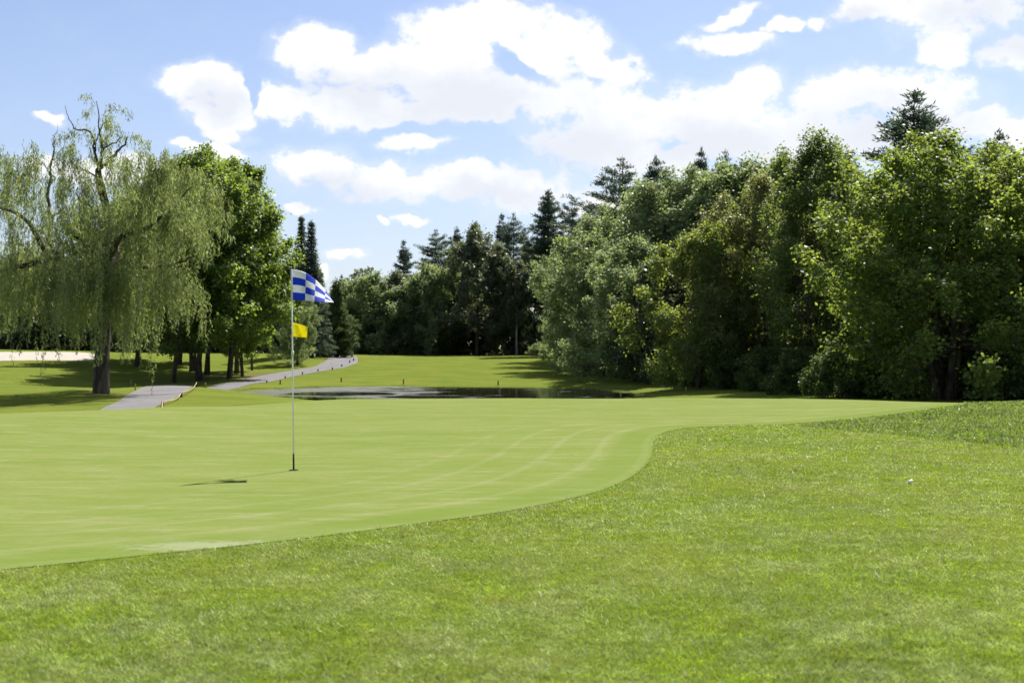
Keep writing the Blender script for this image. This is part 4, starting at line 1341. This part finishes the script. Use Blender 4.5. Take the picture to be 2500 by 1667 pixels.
def grass_field(name, n, y0, y1, keep, mat, hgt, wid, lean, label, seed, power=1.0, xw=(0.50, 1.6), quad=False):
    rng = np.random.default_rng(seed)
    u = rng.uniform(0, 1, n)
    # more blades per square metre close to the viewer
    y = y0 * (y1 / y0) ** (u ** power)
    x = rng.uniform(-1, 1, n) * (xw[0] * y + xw[1])
    k = keep(x, y)
    x, y = x[k], y[k]
    m = len(x)
    z = grid_look('h', x, y)
    dist = np.hypot(x, y)
    patch = 0.8 + 0.4 * (0.5 + 0.5 * np.sin(x * 1.7 + 1.3 * np.sin(y * 0.9)) * np.sin(y * 1.3 + np.sin(x * 1.1)))
    H = hgt * rng.uniform(0.55, 1.25, m) * patch
    Wd = np.maximum(wid, dist * wid * 0.13) * rng.uniform(0.7, 1.3, m)
    a = rng.uniform(0, 6.283, m)
    side = np.stack([np.cos(a), np.sin(a), np.zeros(m)], -1)
    b = rng.uniform(0, 6.283, m)
    ln = rng.uniform(0.1, lean, m) * H
    B = np.stack([x, y, z - 0.002], -1)
    T = B + np.stack([np.cos(b) * ln, np.sin(b) * ln, H], -1)
    acc = Acc()
    if quad:
        Mi = B + (T - B) * 0.55
        V = np.stack([B, Mi + side * Wd[:, None], T, Mi - side * Wd[:, None]], 1).reshape(-1, 3)
        acc.add(V, np.arange(m * 4).reshape(-1, 4))
    else:
        V = np.stack([B - side * Wd[:, None] * 0.5, B + side * Wd[:, None] * 0.5, T], 1).reshape(-1, 3)
        acc.add(V, tris=np.arange(m * 3).reshape(-1, 3))
    o = link(name, acc.mesh(name), M[mat])
    tag(o, label, 'grass', kind='stuff')


grass_field('fringe_grass', 760000, 3.6, 22.0, lambda x, y: (grid_look('green', x, y) < 0.045 * np.sin(x * 31 + 5 * np.sin(y * 13)) * np.sin(y * 37 + x * 11) - 0.005) & (grid_look('rough', x, y) < 0.05), 'blade', 0.021, 0.0058, 2.0,
            'short mown fringe grass filling the foreground in front of the green', 3, 1.15)
grass_field('rough_grass', 190000, 13.0, 32.0, lambda x, y: grid_look('rough', x, y) > 0.0, 'rough_leaf', 0.046, 0.0045, 1.5,
            'longer clumpy rough grass on the mound at the right', 4, 1.0, quad=True)

def bank_grass():
    """uncut tufts hanging over the pond's edge"""
    rng = np.random.default_rng(9)
    A = POND
    B = np.roll(POND, -1, 0)
    L = np.linalg.norm(B - A, axis=1)
    n = 14000
    i = rng.choice(len(A), n, p=L / L.sum())
    t = rng.uniform(0, 1, n)[:, None]
    p = A[i] * (1 - t) + B[i] * t
    nn = nrm(np.stack([(B - A)[i][:, 1], -(B - A)[i][:, 0]], -1))
    clump = 0.5 + 0.5 * np.sin(p[:, 0] * 2.1 + np.sin(p[:, 1] * 1.7)) * np.sin(p[:, 1] * 1.3 + p[:, 0] * 0.6)
    k = rng.uniform(0, 1, n) < 0.25 + 0.75 * clump
    p, nn, clump = p[k], nn[k], clump[k]
    m = len(p)
    p = p + nn * rng.normal(0.12, 0.22, m)[:, None]
    z = np.maximum(height(p[:, 0], p[:, 1]), POND_Z - 0.05)
    H = rng.uniform(0.04, 0.13, m) * (0.4 + clump)
    a = rng.uniform(0, 6.283, m)
    side = np.stack([np.cos(a), np.sin(a), np.zeros(m)], -1) * 0.018
    b = rng.uniform(0, 6.283, m)
    Bp = np.column_stack([p, z - 0.02])
    T = Bp + np.stack([np.cos(b) * H * 0.5, np.sin(b) * H * 0.5, H], -1)
    acc = Acc()
    acc.add(np.stack([Bp - side, Bp + side, T], 1).reshape(-1, 3), tris=np.arange(m * 3).reshape(-1, 3))
    o = link('bank_grass', acc.mesh('bank_grass'), M['rough_leaf'])
    tag(o, 'uncut grass tufts along the edge of the pond', 'grass', kind='stuff')


bank_grass()

# ------------------------------------------------------------------ the flagstick
def build_flagstick():
    fx, fy = HOLE
    S = fy / F_PX                                  # metres per photo pixel at the flag
    root = empty('flagstick', (fx, fy, 0.0))
    tag(root, 'white flagstick with a blue and white checkered flag and a small yellow flag', 'flagstick')

    def zz(py):
        return (1147 - py) * S
    lean = -5 * S / zz(658)

    def ax(z):
        return lean * z
    a = Acc()
    a.tube([(ax(z), 0, z) for z in (zz(1108), zz(900), zz(658))], [0.0095, 0.0085, 0.006], 12)
    link('pole', a.mesh('pole', True), M['pole'], root)
    a = Acc()
    a.tube([(ax(z), 0, z) for z in (-0.11, 0.0, zz(1107))], [0.0105, 0.0105, 0.0105], 12)
    link('lower_section', a.mesh('lower_section', True), M['black'], root)
    a = Acc()
    zb = zz(864)
    a.tube([(ax(z), 0, z) for z in (zb - 0.035, zb - 0.034, zb + 0.034, zb + 0.035)], [0.009, 0.016, 0.016, 0.009], 12)
    link('band', a.mesh('band', True), M['band'], root)
    # checkered flag: the hoist hangs on the pole, the fly is twisted flat by the wind
    Hh = 74 * S
    Lh = 100 * S
    nu, nv = 40, 32
    z0 = zz(732)
    V = np.zeros((nu + 1, nv + 1, 3))
    for i in range(nu + 1):
        u = i / nu
        th = math.radians(87) * (u ** 1.15)
        for j in range(nv + 1):
            v = j / nv
            rip = 0.012 * math.sin(u * 9 + v * 2.5) * u
            V[i, j] = (ax(z0 + v * Hh) + 0.008 + Lh * u * (1 - 0.10 * v * u), 0.85 * v * Hh * math.sin(th) + rip + 0.03 * u, z0 + v * Hh * math.cos(th) * 1.0 - 0.014 * math.sin(u * 3.1) - 0.03 * u ** 4 + 0.004 * math.sin(u * 7))
    idx = np.arange((nu + 1) * (nv + 1)).reshape(nu + 1, nv + 1)
    q, mi = [], []
    ue = [0, 0.30, 0.535, 0.785, 1.01]
    for i in range(nu):
        for j in range(nv):
            q.append((idx[i, j], idx[i + 1, j], idx[i + 1, j + 1], idx[i, j + 1]))
            ci = next(c for c in range(4) if (i + 0.5) / nu < ue[c + 1])
            mi.append(1 if (ci + j * 4 // nv) % 2 == 0 else 0)
    me = mesh_np('checkered_flag', V.reshape(-1, 3), q, smooth=True)
    me.materials.append(M['white'])
    me.materials.append(M['blue'])
    me.polygons.foreach_set('material_index', np.array(mi, dtype=np.int32))
    fo = link('checkered_flag', me, None, root)
    sm = fo.modifiers.new('thickness', 'SOLIDIFY')
    sm.thickness = 0.0012
    fo['label'] = 'blue and white checkered flag'
    a = Acc()
    a.tube([(ax(z), 0, z) for z in (z0 - 0.004, z0 + Hh + 0.003)], [0.0125, 0.0105], 10)
    link('flag_sleeve', a.mesh('flag_sleeve', True), M['white'], fo)
    # small yellow flag with one diagonal fold
    z0 = zz(822)
    nu, nv = 16, 10
    Hy, Ly = 35 * S, 38 * S
    V = np.zeros((nu + 1, nv + 1, 3))
    for i in range(nu + 1):
        u = i / nu
        for j in range(nv + 1):
            v = j / nv
            fold = 0.05 * max(0, 1 - abs(u - 0.28 - 0.35 * (1 - v)) / 0.30)
            V[i, j] = (ax(z0 + v * Hy) + 0.004 + Ly * u * (1 - 0.06 * (1 - v)), fold * u ** 0.4 - 0.03 * u, z0 + v * Hy * (1 - 0.22 * u) - 0.012 * u)
    idx = np.arange((nu + 1) * (nv + 1)).reshape(nu + 1, nv + 1)
    q = [(idx[i, j], idx[i + 1, j], idx[i + 1, j + 1], idx[i, j + 1]) for i in range(nu) for j in range(nv)]
    yo = link('yellow_flag', mesh_np('yellow_flag', V.reshape(-1, 3), q, smooth=True), M['yellow'], root)
    sm = yo.modifiers.new('thickness', 'SOLIDIFY')
    sm.thickness = 0.0012
    yo['label'] = 'small plain yellow flag'
    # the cup
    a = Acc()
    th = np.arange(24) * 2 * math.pi / 24
    rings = [(0.0541, 0.0035), (0.0541, -0.105), (0.0, -0.105)]
    V = np.vstack([np.stack([r * np.cos(th), r * np.sin(th), np.full(24, z)], -1) for r, z in rings])
    q = [(k * 24 + i, k * 24 + (i + 1) % 24, (k + 1) * 24 + (i + 1) % 24, (k + 1) * 24 + i) for k in range(2) for i in range(24)]
    a.add(V, q)
    co = link('hole_cup', a.mesh('hole_cup', True), M['cup'])
    co.location = (fx, fy, 0)
    tag(co, 'round hole cup sunk in the green around the flagstick foot', 'hole')


build_flagstick()

# ------------------------------------------------------------------ posts, rope, stakes, stones, small things
def post_mesh(w, h, name):
    a = Acc()
    a.tube([(0, 0, -0.12), (0, 0, h * 0.9), (0, 0, h * 0.97), (0, 0, h)], [w / 2, w / 2 * 0.98, w / 2 * 0.85, w / 2 * 0.5], 10)
    return a.mesh(name, False)


PG = 'timber posts along the cart path'


def place_post(px, py, w_px, h_px, lab, mat='post', group=PG, name='path_post', tilt=0.0, cat='post', Y=None):
    x, y = hit(px, py)
    if Y:
        y = Y
        x = (px - 1250) / F_PX * Y
    s = y / F_PX
    o = link(name, post_mesh(w_px * s, h_px * s, name), M[mat])
    o.location = (x, y, h1(x, y))
    o.rotation_euler = (0, tilt, 0)
    tag(o, lab, cat, group)
    return np.array([x, y, h1(x, y) + h_px * s])


RE = cl - nr * (wd + 0.16)                       # line of the rope posts, right of the path


_top = int(np.argmin(np.abs(RE[:, 1] - 57.0) + 99 * (RE[:, 0] > -12)))
RS = RE[:_top + 1][::-1]
_sl = np.concatenate([[0], np.cumsum(np.linalg.norm(np.diff(RS, axis=0), axis=1))])


def edge_at(d):
    """a point d metres back along the path edge from the crest post"""
    return np.array([np.interp(d, _sl, RS[:, 0]), np.interp(d, _sl, RS[:, 1])])


def rope_post(d, w_px, h_px, lab):
    p = edge_at(d)
    sc = p[1] / F_PX
    o = link('path_post', post_mesh(w_px * sc, h_px * sc, 'path_post'), M['post'])
    z = h1(*p)
    o.location = (p[0], p[1], z)
    tag(o, lab, 'post', PG)
    return d, z + h_px * sc * 0.92


rp = [rope_post(0.0, 6, 12, 'short dark rope post at the top of the roped path curve'),
      rope_post(10.8, 6, 13, 'short dark rope post in the middle of the roped path curve'),
      rope_post(18.0, 6, 12, 'short dark rope post closest to the green, left of the path curve')]
R = []
ys = [r[0] for r in rp] + [21.0]
zs = [r[1] for r in rp] + [h1(*edge_at(21.0)) + 0.05]
for k in range(3):
    for t_ in np.linspace(0, 1, 10)[:-1]:
        p_ = edge_at(ys[k] * (1 - t_) + ys[k + 1] * t_)
        sag = 4 * t_ * (1 - t_)
        R.append((p_[0] + 0.05 * sag, p_[1], max(zs[k] * (1 - t_) + zs[k + 1] * t_ - 0.08 * sag, h1(*p_) + 0.03)))
R.append((*edge_at(ys[-1]), zs[-1]))
acc = Acc()
acc.tube(np.array(R), np.full(len(R), 0.018), 7)
tag(link('rope', acc.mesh('rope', True), M['rope']), 'straw-coloured rope slung between the short posts of the near path curve', 'rope')
ordn = ['first', 'second', 'third', 'fourth', 'fifth', 'sixth', 'seventh', 'eighth']
for i, (px, py) in enumerate([(651, 935), (696, 924), (738, 914), (776, 907), (811, 903), (834, 895), (853, 886), (863, 881)]):
    place_post(px, py, 3.2, 6.0, f'{ordn[i]} short dark post along the far path, counted from the pond end', tilt=math.radians(8))
SG = 'thin wooden marker stakes'
for px, py, h, mat, lab, Y in [
        (1515, 968, 15, 'stake', 'pale stake standing at the right end of the pond', 62), (1281, 971, 14, 'stake', 'pale stake before the dark open water of the pond', 59.5),
        (1629, 944, 14, 'stake', 'stake standing beside the grey stones', None), (1675, 960, 15, 'stake', 'stake in the shaded grass right of the grey stones', None),
        (1216, 946, 12, 'stake_dark', 'dark stake on the far bank at the right half of the pond', 80), (985, 943, 12, 'stake_dark', 'dark stake on the far bank in the middle of the pond', 81.5),
        (833, 933, 11, 'stake_dark', 'dark stake on the far bank below the roadside posts', None), (684, 938, 11, 'stake_dark', 'dark stake between the path and the left end of the pond', None),
        (2061, 976, 14, 'stake_dark', 'reddish dark stake in front of the right-hand wood', 46), (40, 975, 13, 'stake', 'lone stake on the grass at the far left', None),
        (320, 944, 15, 'stake', 'taller stake of the two left of the path crest', None), (330, 953, 16, 'stake', 'front stake of the two left of the path crest', None),
        (501, 946, 12, 'stake', 'stake right of the top rope post', None)]:
    place_post(px, py, 3.2, h, lab, mat, SG, 'marker_stake', 0.02, 'stake', Y)


def stone(px, py, w_px, lab, seed):
    rng = np.random.default_rng(seed)
    x, y = hit(px, py)
    r = w_px / 2 * y / F_PX
    nu, nv = 12, 7
    a = Acc()
    V = []
    for j in range(nv):
        ph = math.pi * (j / (nv - 1)) - math.pi / 2
        for i in range(nu):
            th = 2 * math.pi * i / nu
            k = 1 + 0.14 * math.sin(3 * th + seed) + 0.10 * rng.normal() * math.cos(ph)
            V.append((r * k * math.cos(th) * math.cos(ph), 0.8 * r * k * math.sin(th) * math.cos(ph), 0.62 * r * math.sin(ph) * k))
    q = [(j * nu + i, j * nu + (i + 1) % nu, (j + 1) * nu + (i + 1) % nu, (j + 1) * nu + i) for j in range(nv - 1) for i in range(nu)]
    a.add(V, q)
    o = link('stone', a.mesh('stone'), M['stone'])
    o.location = (x, y, h1(x, y) + 0.12 * r)
    tag(o, lab, 'stone', 'stones at the wood edge')


stone(1622, 945, 16, 'grey stone at the foot of a stake by the wood edge', 1)
stone(1652, 947, 22, 'low grey stone between two stakes by the wood edge', 2)
stone(1748, 949, 20, 'shaded stone furthest right along the wood edge', 3)

# white box-like marker by the spruces
wx, wy, wz = (763 - 1250) / F_PX * 121, 121.0, 0
wz = h1(wx, wy)
wr = empty('tee_marker', (wx, wy, wz), 0.1)
tag(wr, 'small white box on the grass mound right of the spruce trunk', 'marker')
a = Acc()
a.box((-0.10, 0, 0.20), (0.26, 0.20, 0.40))
link('panel', a.mesh('panel'), M['signwhite'], wr)
a = Acc()
a.box((0.16, 0.03, 0.17), (0.16, 0.18, 0.34))
link('panel', a.mesh('panel'), M['signwhite'], wr)

# unidentified small white thing in the fringe, modelled as an ellipsoid
bx, by = on_flat(2223, 1180)
nu, nv = 24, 14
V = []
for j in range(nv):
    ph = math.pi * j / (nv - 1) - math.pi / 2
    for i in range(nu):
        th = 2 * math.pi * i / nu
        V.append((0.0215 * math.cos(th) * math.cos(ph), 0.0215 * math.sin(th) * math.cos(ph), 0.0215 * math.sin(ph)))
q = [(j * nu + i, j * nu + (i + 1) % nu, (j + 1) * nu + (i + 1) % nu, (j + 1) * nu + i) for j in range(nv - 1) for i in range(nu)]
a = Acc()
a.add(V, q)
o = link('fleck', a.mesh('fleck', True), M['fleck_white'])
o.location = (bx, by, h1(bx, by) + 0.024)
o.scale = (1.25, 0.9, 0.62)
o.rotation_euler = (0, math.radians(-20), 0.3)
tag(o, 'small elongated white pebble lying in the fringe grass below the right mound', 'fleck')
